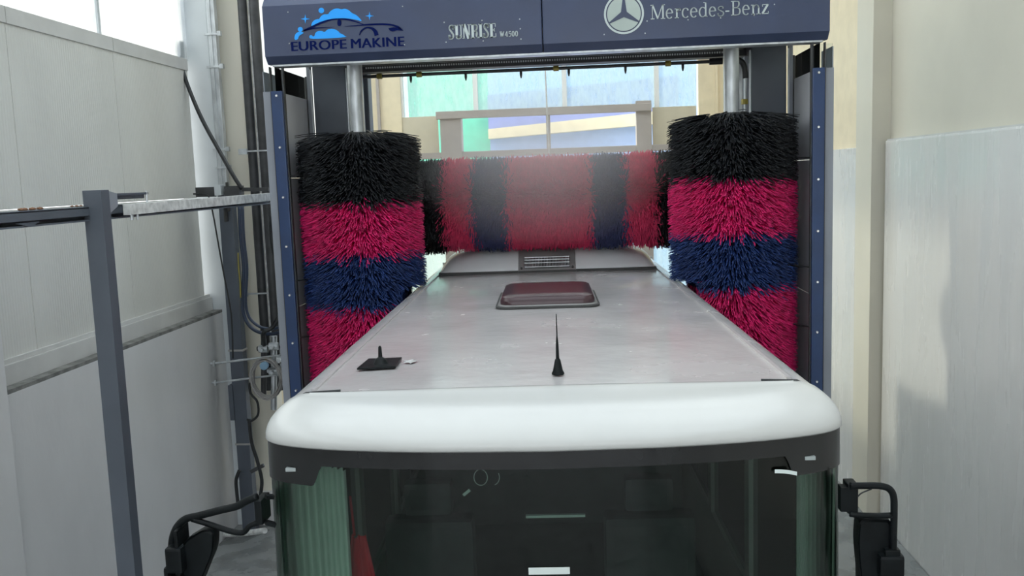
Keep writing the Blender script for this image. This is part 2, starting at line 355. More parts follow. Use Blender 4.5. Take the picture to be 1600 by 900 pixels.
# rounded front cap (visor)
def plan(hw, yf, s, n=6.0, yc=YCAP):
    """front outline of the cap; s from -1 (left rear) to 1 (right rear)"""
    a = (s+1)/2*math.pi; cx, sy = -math.cos(a), math.sin(a)
    x = hw*math.copysign(abs(cx)**(2/n), cx); bl = 0.15; y = yc-(yc-yf-bl*min(1, (yc-yf)/0.3))*abs(sy)**(2/n)-bl*min(1, (yc-yf)/0.3)*(1-(x/hw)**2); return x, y
NS = 72; k = MB(); rows = []
for j in range(15):
    if j <= 10:
        ph = math.pi/2*j/10; z = ZR-0.14+0.14*math.sin(ph)**0.9; hw = BW-BR*(1-math.cos(ph)); yf = 0.0+(YCAP-0.08)*(1-math.cos(ph))**1.0
        row = []
        for i in range(NS+1):
            x, y = plan(hw, yf, -1+2*i/NS); row.append((x, y, z+(0.008*(1-(x/1.07)**2) if j == 10 and abs(x) < 1.07 else 0)))
    else:
        q = (j-10)/4; row = []
        for i in range(NS+1):
            x, y = plan(BW-BR, YCAP-0.08, -1+2*i/NS); y2 = y+(YCAP-y)*q; row.append((x, y2, ZR+0.008*(1-(x/1.07)**2)+0.004*math.sin(q*math.pi)))
    if j == 0:
        rows.append([(p[0]*0.985, p[1]+0.02, p[2]-0.004) for p in row]); rows.append([(p[0]*0.997, p[1]+0.005, p[2]-0.008) for p in row])
    rows.append(row)
k.grid(rows); cap = obj('front_cap', k, M['buswhite'], bus, True, True)
for s in (-1, 1):
    k = MB(); k.tube([(s*(BW-0.30), YCAP+0.004, ZR+0.006), (s*(BW-0.14), YCAP+0.006, ZR-0.002), (s*(BW-0.05), YCAP+0.006, ZR-0.045), (s*BW, YCAP+0.006, ZR-0.15)], 0.006, 6)
    obj('cap_gap', k, M['dark'], bus, True)
for s in (-1, 1):
    k = MB(); k.obox((s*(BW-0.17), YCAP+0.03, ZR+0.004), (s*(BW-0.17), 7.2, ZR+0.004), 0.018, 0.012); obj('roof_gutter', k, M['roof'], bus, True)
# windscreen with wrapped corners
def wrap(z0, z1, hw, yf, ext=0.0, nz=6, s0=-1.0, s1=1.0, zfun=None, off=0.0, ns=NS):
    rows = []
    for j in range(nz+1):
        row = []
        for i in range(ns+1):
            s = s0+(s1-s0)*i/ns; x, y = plan(hw, yf, s); zz1 = zfun(x) if zfun else z1; z = z0+(zz1-z0)*j/nz
            if zfun: z = z1+(zz1-z1)*j/nz
            row.append((x, y-off-(2.83-z)*0.035, z))
        rows.append(row)
    return rows
k = MB(); k.grid(wrap(1.15, 2.835, BW-0.010, 0.03)); ws = obj('windscreen', k, M['windscreen'], bus, True, True)
def bandz(x):
    ax = abs(x); lo = 2.775; 
    t_ = min(1, max(0, (ax-0.955)/0.05)); return lo-0.088*t_*t_*(3-2*t_)
k = MB(); k.grid(wrap(0, 2.865, BW-0.004, 0.022, zfun=bandz, nz=4, ns=140)); obj('windscreen_header_band', k, M['band'], bus, True, True)
k = MB(); k.grid([[ (x*1.002, y-0.006, 2.850+dz) for x, y in [plan(BW-0.012, 0.012, -0.93+1.86*i/90) for i in range(91)]] for dz in (0, 0.006)]); obj('seal_strip', k, M['gasket'], bus, True)
def busloc(px, py, yl):  # bus-local point seen at a pixel, on the plane local y = yl
    c0 = Vector(((px-800)/FPX, (450-py)/FPX, 1)); r = Vector((RW[0].dot(c0), RW[1].dot(c0), RW[2].dot(c0)))
    Mi = (Matrix.Translation((-0.143, 3.50, 0)) @ Matrix.Rotation(BTH, 4, 'Z')).inverted()
    o0 = Mi @ Vector((0, 0, HCAM)); d0 = Mi.to_3x3() @ r; t0 = (yl-o0.y)/d0.y; return o0+d0*t0
def plan_y(x, hw, yf):
    return min((plan(hw, yf, -1+i/200) for i in range(401)), key=lambda p: (abs(p[0]-x), p[1]))[1]
for (px, py, sx) in ((455, 733, -1), (1265, 715, 1)):
    q = busloc(px, py, 0.15); yy = plan_y(q.x, BW-0.004, 0.022); q = busloc(px, py, yy); k = MB(); k.box((q.x-0.022, yy-0.012, q.z-0.008), (q.x+0.022, yy+0.01, q.z+0.008), 0.003); obj('marker_lamp', k, M['silver2'], bus, True)
# body below
k = MB()
for s in (-1, 1):
    k.box((s*BW, 0.60, 0.35), (s*(BW-0.05), 7.3, 1.35), 0.005)
    for y in (0.60, 1.9, 3.2, 4.5, 5.8, 7.1): k.box((s*(BW-0.005), y, 1.35), (s*(BW-0.05), y+0.12, 2.64))
k.box((-BW, 7.25, 0.35), (BW, 7.3, 2.95)); k.box((-BW+0.02, 0.3, 0.35), (BW-0.02, 7.3, 0.42))
obj('body', k, M['buswhite'], bus, True)
k = MB(); k.grid(wrap(0.3, 1.15, BW, 0.01)); obj('front_panel', k, M['buswhite'], bus, True, True)
for s in (-1, 1):
    for y in (0.72, 2.02, 3.32, 4.62, 5.92):
        g = MB(); g.box((s*(BW-0.015), y, 1.35), (s*(BW-0.022), y+1.18, 2.62)); obj('side_window', g, M['side_glass'], bus, True)
    for y in (1.15, 5.4):
        wv = MB(); wv.tube([(s*(BW-0.30), y, 0.42), (s*(BW-0.28), y, 0.42), (s*(BW-0.05), y, 0.42), (s*(BW-0.02), y, 0.42)], [0.38, 0.42, 0.42, 0.38], 32)
        wo = obj('wheel', wv, M['tyre'], bus, True, 'auto')
        wv = MB(); wv.tube([(s*(BW-0.03), y, 0.42), (s*(BW-0.01), y, 0.42)], [0.24, 0.19], 24); obj('hub', wv, M['steel'], wo, True)
k = MB(); k.box((-1.15, 0.7, 2.86), (1.15, 7.2, 2.88)); k.box((-1.16, 0.3, 0.75), (1.16, 7.2, 0.8)); k.box((-1.16, 4.4, 0.8), (1.16, 4.45, 2.86)); obj('lining', k, M['inside'], bus, True)
k = MB(); k.box((-1.1, 0.12, 1.0), (1.1, 0.75, 1.22), 0.04); obj('dashboard', k, M['seat'], bus, True)
for x in (-0.72, 0.55):
    k = MB(); k.box((x-0.26, 1.45, 0.8), (x+0.26, 1.62, 2.0), 0.05); k.box((x-0.26, 1.0, 1.1), (x+0.26, 1.5, 1.25), 0.04); st = obj('seat', k, M['seat'], bus, True)
    k = MB(); k.box((x-0.14, 1.48, 2.02), (x+0.14, 1.6, 2.22), 0.04); obj('headrest', k, M['seat'], st, True)
# curtain gathered at the left windscreen end; the right sheet imitates a reflection
for s, x0, x1 in ((-1, -1.236, -0.93), (1, 1.09, 1.236)):
    rows = []
    for j in range(5):
        z = 1.2+(2.66-1.2)*j/4; rows.append([(x0+(x1-x0)*i/60, 0.42+0.10*(1-abs(i/30-1))+0.025*math.sin(i*1.05), z) for i in range(61)])
    k = MB(); k.grid(rows); obj('curtain_and_reflection', k, M['curtain_and_reflection'], bus, True, True)
q = busloc(566, 865, 0.55); k = MB(); rows = []
for j in range(9):
    t_ = j/8; ww = 0.035+0.055*t_; rows.append([(q.x+(-ww+2*ww*i/14), 0.50+0.02*math.sin(i*1.3), q.z+0.11-0.32*t_+0.01*math.sin(i)) for i in range(15)])
k.grid(rows); k.tube([(q.x-0.02, 0.5, q.z+0.11), (q.x-0.03, 0.5, q.z+0.3)], 0.006, 6)
obj('red_cloth', k, M['red'], bus, True, True)
q = busloc(751, 746, 0.10); k = MB()
k.tube([(q.x+0.028*math.cos(a*math.pi/12), q.y, q.z+0.034*math.sin(a*math.pi/12)) for a in range(25)], 0.0018, 5)
k.tube([(q.x+0.05+0.028*math.cos(a*math.pi/12), q.y, q.z+0.034*math.sin(a*math.pi/12)) for a in range(-5, 3)], 0.0018, 5); obj('ring_ornament', k, M['paper'], bus, True)
q = busloc(729, 770, 0.10); k = MB(); k.obox((q.x-0.014, q.y, q.z-0.010), (q.x+0.014, q.y, q.z+0.012), 0.004, 0.012); obj('ornament_tag', k, M['paper'], bus, True)
q = busloc(858, 891, 0.008); k = MB(); k.box((q.x-0.084, q.y-0.002, q.z-0.017), (q.x+0.084, q.y+0.001, q.z+0.012)); obj('windscreen_sticker', k, M['paper'], bus, True)
q = busloc(1228, 739, 0.10); k = MB(); rows = []
k.grid([[(q.x-0.045+0.09*i/8, q.y, q.z+dz+0.006-0.012*(i/8)**2) for i in range(9)] for dz in (-0.006, 0.010)]); obj('toll_tag', k, M['paper'], bus, True)
q = busloc(868, 807, 0.60); k = MB(); k.box((q.x-0.14, q.y, q.z-0.006), (q.x+0.14, q.y+0.02, q.z+0.006)); obj('pale_strip', k, M['paper'], bus, True)  # thin pale bar behind the glass
# roof air-conditioning unit
ACY, ACW = 5.30, 1.06
def acz(yl):
    t_ = min(1, max(0, (yl-ACY)/0.55)); return 3.035+0.235*math.sin(t_*math.pi/2)**0.8
k = MB(); rows = []
for j in range(22):
    if j < 14: yl = ACY+0.55*(j/13)**1.6; h = acz(yl)-3.02
    else: yl = ACY+0.55+1.0*(j-13)/8; h = 0.25*(1-((j-13)/8)**3)
    hw = ACW-0.0*j; row = []
    for i in range(41):
        a = math.pi*i/40; cx = -math.cos(a); x = hw*math.copysign(abs(cx)**0.62, cx); zz = 3.02+h*math.sin(a)**0.75; row.append((x, yl, zz))
    rows.append(row)
rows.insert(0, [(p[0], ACY, 3.0) for p in rows[0]])
k.grid(rows); ac = obj('roof_air_conditioner', k, M['ac'], bus, True, 'auto')
k = MB(); k.box((-ACW-0.005, ACY-0.014, 3.002), (ACW+0.005, ACY+0.3, 3.032), 0.006); obj('gasket', k, M['gasket'], ac, True)
k = MB(); rows = []
for j in range(12):
    yl = ACY-0.02+0.60*(j/11)**1.5; z = (acz(yl)+0.012) if j else 3.03
    rows.append([(x, yl, z) for x in (-0.285, -0.28, 0.28, 0.285)])
for r in rows:
    r[0] = (r[0][0], r[0][1], r[0][2]-0.03); r[3] = (r[3][0], r[3][1], r[3][2]-0.03)
k.grid(rows); hous = obj('fan_housing', k, M['silver'], ac, True, 'auto')
k = MB()
for i in range(30):
    x = -0.215+0.43*i/29
    k.obox((x, ACY-0.008, acz(ACY+0.0)+0.03), (x, ACY+0.10, acz(ACY+0.115)+0.022), 0.006, 0.006)
for z_, y_ in ((0.03, 0.0), (0.028, 0.033), (0.026, 0.066), (0.022, 0.10)):
    k.obox((-0.22, ACY+y_-0.008, acz(ACY+y_*1.1)+z_), (0.22, ACY+y_-0.008, acz(ACY+y_*1.1)+z_), 0.006, 0.008)
k2 = MB(); k2.grid([[(x, ACY-0.010, acz(ACY)+0.022) for x in (-0.225, 0.225)], [(x, ACY+0.10, acz(ACY+0.11)+0.0165) for x in (-0.225, 0.225)]])
obj('vent_opening', k2, M['dark'], ac, True); obj('vent_grille', k, M['steel'], ac, True)
for x in (-0.25, 0.25):
    k = MB(); k.tube([(x, ACY-0.02, 3.055), (x, ACY-0.035, 3.062)], 0.011, 10); obj('screw', k, M['dark'], ac, True)
# hatch
HY0, HY1, HX = 2.86, 3.78, 0.375
def rrect(hx, y0, y1, z, r=0.09, n=5):
    pts = []
    for cx, cy, a0 in ((hx-r, y1-r, 0), (-hx+r, y1-r, 90), (-hx+r, y0+r, 180), (hx-r, y0+r, 270)):
        for i in range(n+1):
            a = math.radians(a0+90*i/n); pts.append((cx+r*math.cos(a), cy+r*math.sin(a), z))
    return pts
def stack(levels, cap=True):
    k = MB(); V = [[k.bm.verts.new(p) for p in L] for L in levels]; n = len(V[0])
    for a, b in zip(V, V[1:]):
        for i in range(n): k.bm.faces.new((a[i], a[(i+1) % n], b[(i+1) % n], b[i]))
    if cap: k.bm.faces.new(V[-1])
    return k
zr0 = ZR+0.012
hb_ = stack([rrect(HX, HY0, HY1, zr0), rrect(HX, HY0, HY1, zr0+0.012), rrect(HX-0.012, HY0+0.012, HY1-0.012, zr0+0.016)]); hf = obj('hatch_frame', hb_, M['gasket'], bus, True, 'auto')
hb_ = stack([rrect(HX-0.014, HY0+0.012, HY1-0.012, zr0+0.016), rrect(HX-0.016, HY0+0.014, HY1-0.014, zr0+0.022), rrect(HX-0.024, HY0+0.022, HY1-0.022, zr0+0.023)]); obj('hatch_seal', hb_, M['silver'], hf, True, 'auto')
hb_ = stack([rrect(HX-0.034, HY0+0.03, HY1-0.03, zr0+0.02), rrect(HX-0.034, HY0+0.03, HY1-0.03, zr0+0.05), rrect(HX-0.044, HY0+0.045, HY1-0.04, zr0+0.075), rrect(HX-0.075, HY0+0.085, HY1-0.08, zr0+0.088, 0.08), rrect(HX-0.14, HY0+0.15, HY1-0.15, zr0+0.092, 0.06)])
obj('hatch_lid', hb_, M['hatch'], hf, True, 'auto')
# whip antenna
ax, ay = busloc(872, 588, 0.69).x, 0.69
k = MB(); k.tube([(ax, ay, ZR+0.015), (ax, ay, ZR+0.022), (ax, ay, ZR+0.032), (ax, ay, ZR+0.085), (ax, ay, ZR+0.09)], [0.030, 0.030, 0.024, 0.013, 0.009], 16); an = obj('antenna', k, M['black'], bus, True, 'auto')
k = MB(); k.tube([(ax, ay, ZR+0.088), (ax, ay+0.004, ZR+0.16), (ax, ay+0.01, ZR+0.20), (ax, ay+0.02, ZR+0.30)], [0.0085, 0.0065, 0.003, 0.0022], 8); obj('whip', k, M['black'], an, True)
# square antenna pad with a stub
def roofpt(px, py):
    Mi = (Matrix.Translation((-0.143, 3.50, 0)) @ Matrix.Rotation(BTH, 4, 'Z')).inverted(); return Mi @ at(px, py, z=ZR+0.012)
P4 = [roofpt(558, 578), roofpt(618, 575), roofpt(628, 561), roofpt(576, 563)]
k = MB(); k.poly(P4, (0, 0, 0.010)); pad = obj('antenna_pad', k, M['black'], bus, True)
c_ = roofpt(595, 571); k = MB()
k.tube([c_+Vector((0,0,0.008)), c_+Vector((0,0,0.018)), c_+Vector((0,0,0.034)), c_+Vector((0,0,0.045)), c_+Vector((0,0.0,0.096)), c_+Vector((0,0,0.102))], [0.042, 0.034, 0.026, 0.011, 0.008, 0.004], 14)
obj('antenna_stub', k, M['black'], pad, True, 'auto')
c_ = roofpt(641, 565); k = MB(); pts = []
for i in range(14):
    a = i*2*math.pi/14; rr_ = 1+0.35*math.sin(i*2.4); pts.append((c_.x+0.033*rr_*math.cos(a), c_.y+0.042*rr_*math.sin(a), c_.z+0.001))
k.poly(pts, (0, 0, 0.001)); obj('glue_mark', k, M['residue'], bus, True)

# ---- bus mirrors (children of the bus)
YM = 3.62
def pm(L, y=YM): return [at(a, b, y=y) for a, b in L]
mr = MB(); mr.box(at(399, 780, y=YM-0.0)+Vector((0, -0.02, 0)), at(413, 818, y=YM)+Vector((0, 0.09, 0)), 0.006)
ml = obj('left_mirror', mr, M['black'], bus); tag(ml, 'mirror on the left side of the windscreen')
k = MB(); k.obox(at(415, 776, y=YM), at(427, 776, y=YM+0.02), 0.03, 0.016); obj('hinge', k, M['black'], ml); k = MB(); k.obox(at(415, 816, y=YM), at(430, 820, y=YM+0.02), 0.03, 0.018); obj('hinge', k, M['black'], ml)
k = MB(); k.tube(smooth_pts(pm([(402, 776), (385, 783), (370, 791), (345, 797), (310, 806), (290, 811), (277, 823), (270, 840), (268, 862)]), 5), 0.0165, 12); obj('mirror_arm', k, M['black'], ml, smooth=True)
k = MB(); k.tube(smooth_pts(pm([(300, 811), (330, 820), (360, 830), (380, 832), (390, 822), (404, 816)], YM-0.005), 5), 0.0125, 10); obj('mirror_strut', k, M['black'], ml, smooth=True)
def mirror_head(name, pts, dep, m, parent):
    """rounded shell from an outline: back, full, front rings"""
    c0 = sum((Vector(p) for p in pts), Vector())/len(pts); lv = []
    for sc, dy in ((0.55, dep), (0.85, dep*0.85), (1.0, dep*0.45), (1.0, 0.01), (0.95, 0.0), (0.90, 0.006)):
        lv.append([c0+(Vector(p)-c0)*sc+Vector((0, -dy, 0)) for p in pts])
    kk = stack(lv); kk.bm.faces.new([v for v in list(kk.bm.verts)[:len(pts)]][::-1]); return obj(name, kk, m, parent, smooth='auto')
op = smooth_pts(pm([(305, 834), (318, 827), (332, 829), (335, 838), (333, 862), (322, 890), (310, 920), (295, 950), (278, 950), (276, 905), (282, 870), (290, 845)], 3.60)+[at(305, 834, y=3.60)], 3)[:-1]
mirror_head('mirror_shell', op, -0.10, M['black'], ml)
k = MB(); k.box(at(276, 830, y=3.56), at(300, 950, y=3.68), 0.012); k.box(at(256, 858, y=3.55), at(296, 886, y=3.62)+Vector((0,0.02,0)), 0.012); k.box(at(254, 888, y=3.56), at(280, 940, y=3.64), 0.015); obj('mirror_bracket', k, M['black'], ml)
# right mirror
YM2 = 3.72
mr = MB(); mr.box(at(1325, 757, y=YM2), at(1341, 803, y=YM2)+Vector((0, 0.08, 0)), 0.006); mr.box(at(1314, 762, y=YM2), at(1326, 800, y=YM2)+Vector((0, 0.05, 0)), 0.004)
mrr = obj('right_mirror', mr, M['black'], bus); tag(mrr, 'mirror on the right side of the windscreen')
k = MB(); k.tube(smooth_pts(pm([(1328, 759), (1345, 759), (1372, 759), (1388, 763), (1396, 775), (1397, 800), (1396, 840), (1396, 875)], YM2), 5), 0.0145, 12); obj('mirror_arm', k, M['black'], mrr, smooth=True)
k = MB(); k.tube(smooth_pts(pm([(1328, 803), (1345, 805), (1370, 806), (1394, 805)], YM2), 4), 0.0125, 10); obj('mirror_strut', k, M['black'], mrr, smooth=True)
k = MB(); k.tube(smooth_pts(pm([(1340, 776), (1347, 770), (1362, 764)], YM2), 5), 0.003, 6); obj('mirror_cable', k, M['dark'], mrr)
op = smooth_pts(pm([(1342, 815), (1350, 810), (1380, 810), (1391, 815), (1396, 850), (1397, 900), (1395, 950), (1350, 950), (1344, 900), (1340, 850)], YM2+0.02)+[at(1342, 815, y=YM2+0.02)], 3)[:-1]
mirror_head('mirror_shell', op, -0.12, M['black'], mrr)
k = MB(); k.box(at(1376, 870, y=YM2-0.03), at(1406, 895, y=YM2+0.03), 0.014); k.box(at(1384, 860, y=YM2-0.02), at(1402, 874, y=YM2+0.02), 0.006); obj('mirror_clamp', k, M['black'], mrr)
# side window edge trims by the screen ends
for s in (-1, 1):
    k = MB(); k.tube([(s*(BW-0.01), YCAP+0.01, 1.3), (s*(BW-0.01), YCAP+0.01, 2.8)], 0.006, 6); obj('screen_edge', k, M['black'], bus, True)

# ---------------------------------------------------------------- gantry
gx0, gx1, GY = -2.575, 2.005, 7.50
gan = thing('wash_gantry', 'blue and grey bus washing gantry with a lettered header spanning the bay', 'wash gantry', (-0.29, 8.2, 0))
def extr_x(prof, x0, x1, ch=0.0):
    k = MB(); n = len(prof); A = [k.bm.verts.new((x0, p[0], p[1])) for p in prof]; B = [k.bm.verts.new((x1, p[0], p[1])) for p in prof]
    for i in range(n): k.bm.faces.new((A[i], A[(i+1) % n], B[(i+1) % n], B[i]))
    k.bm.faces.new(A[::-1]); k.bm.faces.new(B)
    if ch: bmesh.ops.bevel(k.bm, geom=[e for e in k.bm.edges if abs(e.verts[0].co.x-e.verts[1].co.x) < 1e-6], offset=ch, segments=3, profile=0.6, affect='EDGES')
    return k
prof = [(7.50, 5.005), (7.50, 5.41), (7.56, 5.48), (8.9, 5.48), (8.9, 5.3), (7.62, 5.3), (7.62, 4.945), (7.56, 4.945)]
xm = at(847, 30, y=GY).x
hd = obj('header_cover', extr_x(prof, gx0, xm-0.003, 0.012), M['blue'], gan); hd2 = obj('header_cover', extr_x(prof, xm+0.003, gx1, 0.012), M['blue'], gan)
k = MB(); k.box((gx0+0.04, 7.56, 4.93), (gx1-0.04, 7.70, 4.944)); obj('header_lip', k, M['steel'], gan)
for (px, py) in ((450, 19), (452, 68), (629, 10), (632, 70), (694, 35), (697, 66), (753, 32), (755, 64), (812, 30), (813, 45), (814, 61), (1011, 33), (1008, 52), (944, 54), (1126, 28), (1178, 24), (1210, 7), (1075, 31)):
    q = at(px, py, y=GY-0.002); k = MB(); k.tube([q, q+Vector((0, -0.004, 0))], [0.006, 0.004], 8); obj('rivet', k, M['steel'], hd if q.x < xm else hd2)
# under header: dark frame members
k = MB(); k.box((-2.15, 8.70, 4.985), (1.62, 8.88, 5.3), 0.005); obj('cross_beam', k, M['darksteel'], gan)
k = MB(); k.box((-2.5, 7.62, 5.15), (1.95, 8.70, 5.25)); obj('underside_tray', k, M['dark'], gan)
k = MB(); k.obox((-2.0, 8.2, 5.06), (1.5, 8.2, 5.06), 0.05, 0.05); k.obox((-2.0, 8.45, 5.03), (1.5, 8.45, 5.03), 0.03, 0.03); obj('slide_bar', k, M['darksteel'], gan)
k = MB()
for i in range(150):
    x = -1.95+3.3*i/149; k.box((x, 8.44, 4.985), (x+0.011, 8.452, 5.0))
obj('drive_chain', k, M['steel'], gan)['kind'] = 'stuff'
PZ = 4.935; PY = 8.62
k = MB(); k.tube([(-2.02, PY, PZ), (1.33, PY, PZ)], 0.016, 10); pipe = obj('spray_pipe', k, M['darksteel'], gan)
for px in (641.6, 727.6, 814, 888.8, 977.4, 1067):
    q = at(px, 115, y=PY); k = MB(); k.tube([(q.x, PY, PZ), (q.x, PY, PZ-0.045), (q.x, PY, PZ-0.075)], [0.013, 0.012, 0.005], 8); obj('nozzle', k, M['dark'], pipe)
for px in (593, 655, 869, 1044):
    q = at(px, 115, y=PY); k = MB(); k.tube([(q.x-0.025, PY, PZ), (q.x+0.025, PY, PZ)], 0.026, 8); obj('pipe_fitting', k, M['yellow'], pipe)
k = MB(); k.tube([(1.22, PY, PZ), (1.34, PY, PZ)], 0.03, 10); obj('pipe_end', k, M['dark'], pipe)
# legs
XC = -0.29
for s in (-1, 1):
    def X(d): return XC+s*d       # d = distance outwards from the gantry middle
    k = MB(); k.box((X(1.86), 8.45, 0.05), (X(2.17), 9.0, 5.2), 0.01); colm = obj('leg_column', k, M['slate'], gan)
    k = MB(); k.box((X(2.19), 8.43, 0.05), (X(2.22), 8.50, 5.1)); k.box((X(1.80), 8.46, 0.05), (X(1.835), 8.52, 4.95)); obj('leg_rail', k, M['slate2'], gan)
    for d in (2.185, 1.845):
        k = MB(); k.box((X(d)-0.006, 8.435, 0.05), (X(d)+0.006, 8.45, 5.0)); obj('rail_edge', k, M['steel'], gan)
    # outer splash panels
    for z0, z1 in ((0.1, 1.5), (1.505, 2.86), (2.865, 4.0), (4.005, 4.73)):
        k = MB(); k.box((X(2.235), 7.62, z0), (X(2.245), 8.50, z1)); obj('splash_panel', k, M['splash'], gan)
    k = MB(); k.box((X(2.24), 7.60, 4.73), (X(2.243), 8.5, 4.93)); k.box((X(2.24), 7.6, 4.73), (X(2.34), 7.604, 4.92)); obj('clear_sheet', k, M['clear'], gan)
    for y in (7.78, 8.44):
        k = MB(); k.box((X(2.225), y, 0.1), (X(2.240), y+0.022, 4.94)); obj('panel_post', k, M['darksteel'], gan)
    k = MB(); k.box((X(2.18), 7.56, 0.1), (X(2.275), 7.60, 4.73), 0.006); strip = obj('corner_strip', k, M['bluestrip'], gan)
    k = MB(); k.box((X(2.17), 7.59, 0.1), (X(2.182), 7.62, 4.93)); k.box((X(2.275), 7.57, 0.1), (X(2.283), 7.62, 4.93)); obj('strip_edge', k, M['darksteel'], gan)
    k = MB(); k.box((X(2.285), 7.60, 0.1), (X(2.355), 7.62, 4.73)); k.box((X(2.345), 7.62, 0.1), (X(2.355), 7.95, 4.90)); obj('outer_flange', k, M['slate2'], gan)
    for z in (4.69, 4.26, 3.84, 3.42, 3.0, 2.58, 2.16, 1.74):
        k = MB(); k.tube([(X(2.225), 7.56, z), (X(2.225), 7.548, z)], [0.014, 0.009], 10); obj('bolt', k, M['chrome'], strip)
    for z in (4.02, 3.12, 2.62):
        k = MB(); k.tube([(X(2.20), 7.57, z), (X(2.02), 7.80, z)], 0.007, 6); obj('tie_rod', k, M['dark'], gan)
    k = MB(); k.box((X(2.5), 7.55, 0), (X(1.8), 9.1, 0.12), 0.02); obj('foot', k, M['slate'], gan)
# hose on the right leg
k = MB(); k.tube(smooth_pts([at(1148, 93, y=8.3), at(1158, 96, y=8.3), at(1163, 106, y=8.3), at(1165, 122, y=8.3)], 5), 0.026, 10); obj('hose_elbow', k, M['dark'], gan, smooth=True)
k = MB(); k.tube([at(1165, 122, y=8.3), at(1164, 200, y=8.3)], 0.012, 8); obj('feed_pipe', k, M['steel'], gan)
k = MB(); k.tube([at(1163.5, 155, y=8.3), at(1163.5, 163, y=8.3)], 0.030, 8); obj('valve', k, M['yellow'], gan)
k = MB(); k.box(at(1153, 100, y=8.5), at(1160, 190, y=8.46)); k.box(at(1168, 100, y=8.5), at(1172, 180, y=8.44)); obj('leg_conduit', k, M['steel'], gan)

# ---- lettering on the header
YL = GY-0.003
def flat(name, polys, m, parent, dy=0.0):
    k = MB()
    for P in polys: k.poly([(p[0], YL-dy, p[1]) for p in P], (0, -0.0012, 0))
    bmesh.ops.triangulate(k.bm, faces=k.bm.faces[:]); return obj(name, k, m, parent)
def zp(x, y, sc, ox, oy):  # traced drawing point -> x,z on the header face
    q = at(x/sc+ox, y/sc+oy, y=GY); return (q.x, q.z)
LG = lambda x, y: zp(x, y, 8.0, 440, 0)
def chaik(pts, n=1, closed=True):
    for _ in range(n):
        q = []
        for i in range(len(pts)):
            a = pts[i]; b = pts[(i+1) % len(pts)]; q += [(a[0]*.75+b[0]*.25, a[1]*.75+b[1]*.25), (a[0]*.25+b[0]*.75, a[1]*.25+b[1]*.75)]
        pts = q
    return pts
def ribbon(pts, ws):
    P = [Vector((a, b)) for a, b in pts]; L, R_ = [], []
    for i in range(len(P)):
        d = (P[min(i+1, len(P)-1)]-P[max(i-1, 0)]).normalized(); nn = Vector((-d.y, d.x)); L.append(P[i]+nn*ws[i]/2); R_.append(P[i]-nn*ws[i]/2)
    return [[L[i], L[i+1], R_[i+1], R_[i]] for i in range(len(P)-1)]
def sm2(pts, k=5):
    return [(v.x, v.y) for v in smooth_pts([Vector((a, b, 0)) for a, b in pts], k)]
def ribs(pts, w0, k=5):
    P = sm2(pts, k); n = len(P)-1; m_ = len(w0)-1
    W = []
    for i in range(n+1):
        t_ = i/n*m_; j = min(m_-1, int(t_)); W.append(w0[j]+(w0[j+1]-w0[j])*(t_-j))
    return ribbon(P, W)
cloud1 = [(370,325),(380,285),(410,252),(450,238),(472,240),(490,205),(530,178),(585,180),(600,150),(640,118),(700,103),(750,120),(790,108),(840,125),(880,165),(930,185),(970,220),(1010,270),(940,250),(860,235),(780,228),(700,230),(600,245),(500,275),(430,305),(385,330)]
cloud2 = [(345,465),(355,440),(380,440),(395,458),(415,450),(420,415),(450,390),(500,385),(540,405),(570,370),(640,358),(700,380),(735,420),(770,430),(800,458),(825,462),(700,474),(500,485),(365,488)]
fig = [(160,500),(165,440),(195,405),(235,395),(285,410),(250,428),(218,452),(205,495)]
circ = lambda cx, cy, r, n=20: [(cx+r*math.cos(i*2*math.pi/n), cy+r*math.sin(i*2*math.pi/n)) for i in range(n)]
def spark(cx, cy, r): return [(cx+(r if i % 2 == 0 else r*0.24)*math.cos(i*math.pi/4), cy+(r if i % 2 == 0 else r*0.24)*math.sin(i*math.pi/4)) for i in range(8)]
flat('logo_foam', [[LG(*p) for p in chaik(P, 1)] for P in (cloud1, cloud2, fig)]+[[LG(*p) for p in P] for P in (circ(498,132,35), circ(235,368,31), spark(298,238,58), spark(1100,200,54))], M['letter_sky'], hd)
rib = []
rib += ribs([(275,385),(380,340),(480,292),(600,252),(720,238),(830,246),(930,272),(1040,312)], [18, 26, 26, 20, 14, 22, 16, 6])
rib += ribs([(275,385),(400,356),(520,346),(655,339)], [16, 14, 10, 2])
rib += ribs([(790,332),(920,322),(1100,308),(1250,303),(1370,312),(1460,340),(1522,384)], [2, 12, 22, 22, 22, 26, 4])
rib += ribs([(975,440),(995,392),(1040,355),(1085,345),(1140,362),(1175,400),(1190,445)], [10, 18, 18, 20, 34, 48, 52])
hl = [(1335,355),(1400,342),(1480,348),(1525,385),(1440,380),(1385,396),(1352,382)]; mi = [(705,245),(740,245),(750,290),(740,322),(722,329),(704,322),(696,290)]
flat('logo_car', [[LG(*p) for p in P] for P in rib+[hl, chaik(mi, 1)]], M['letter_navy'], hd, 0.0015)
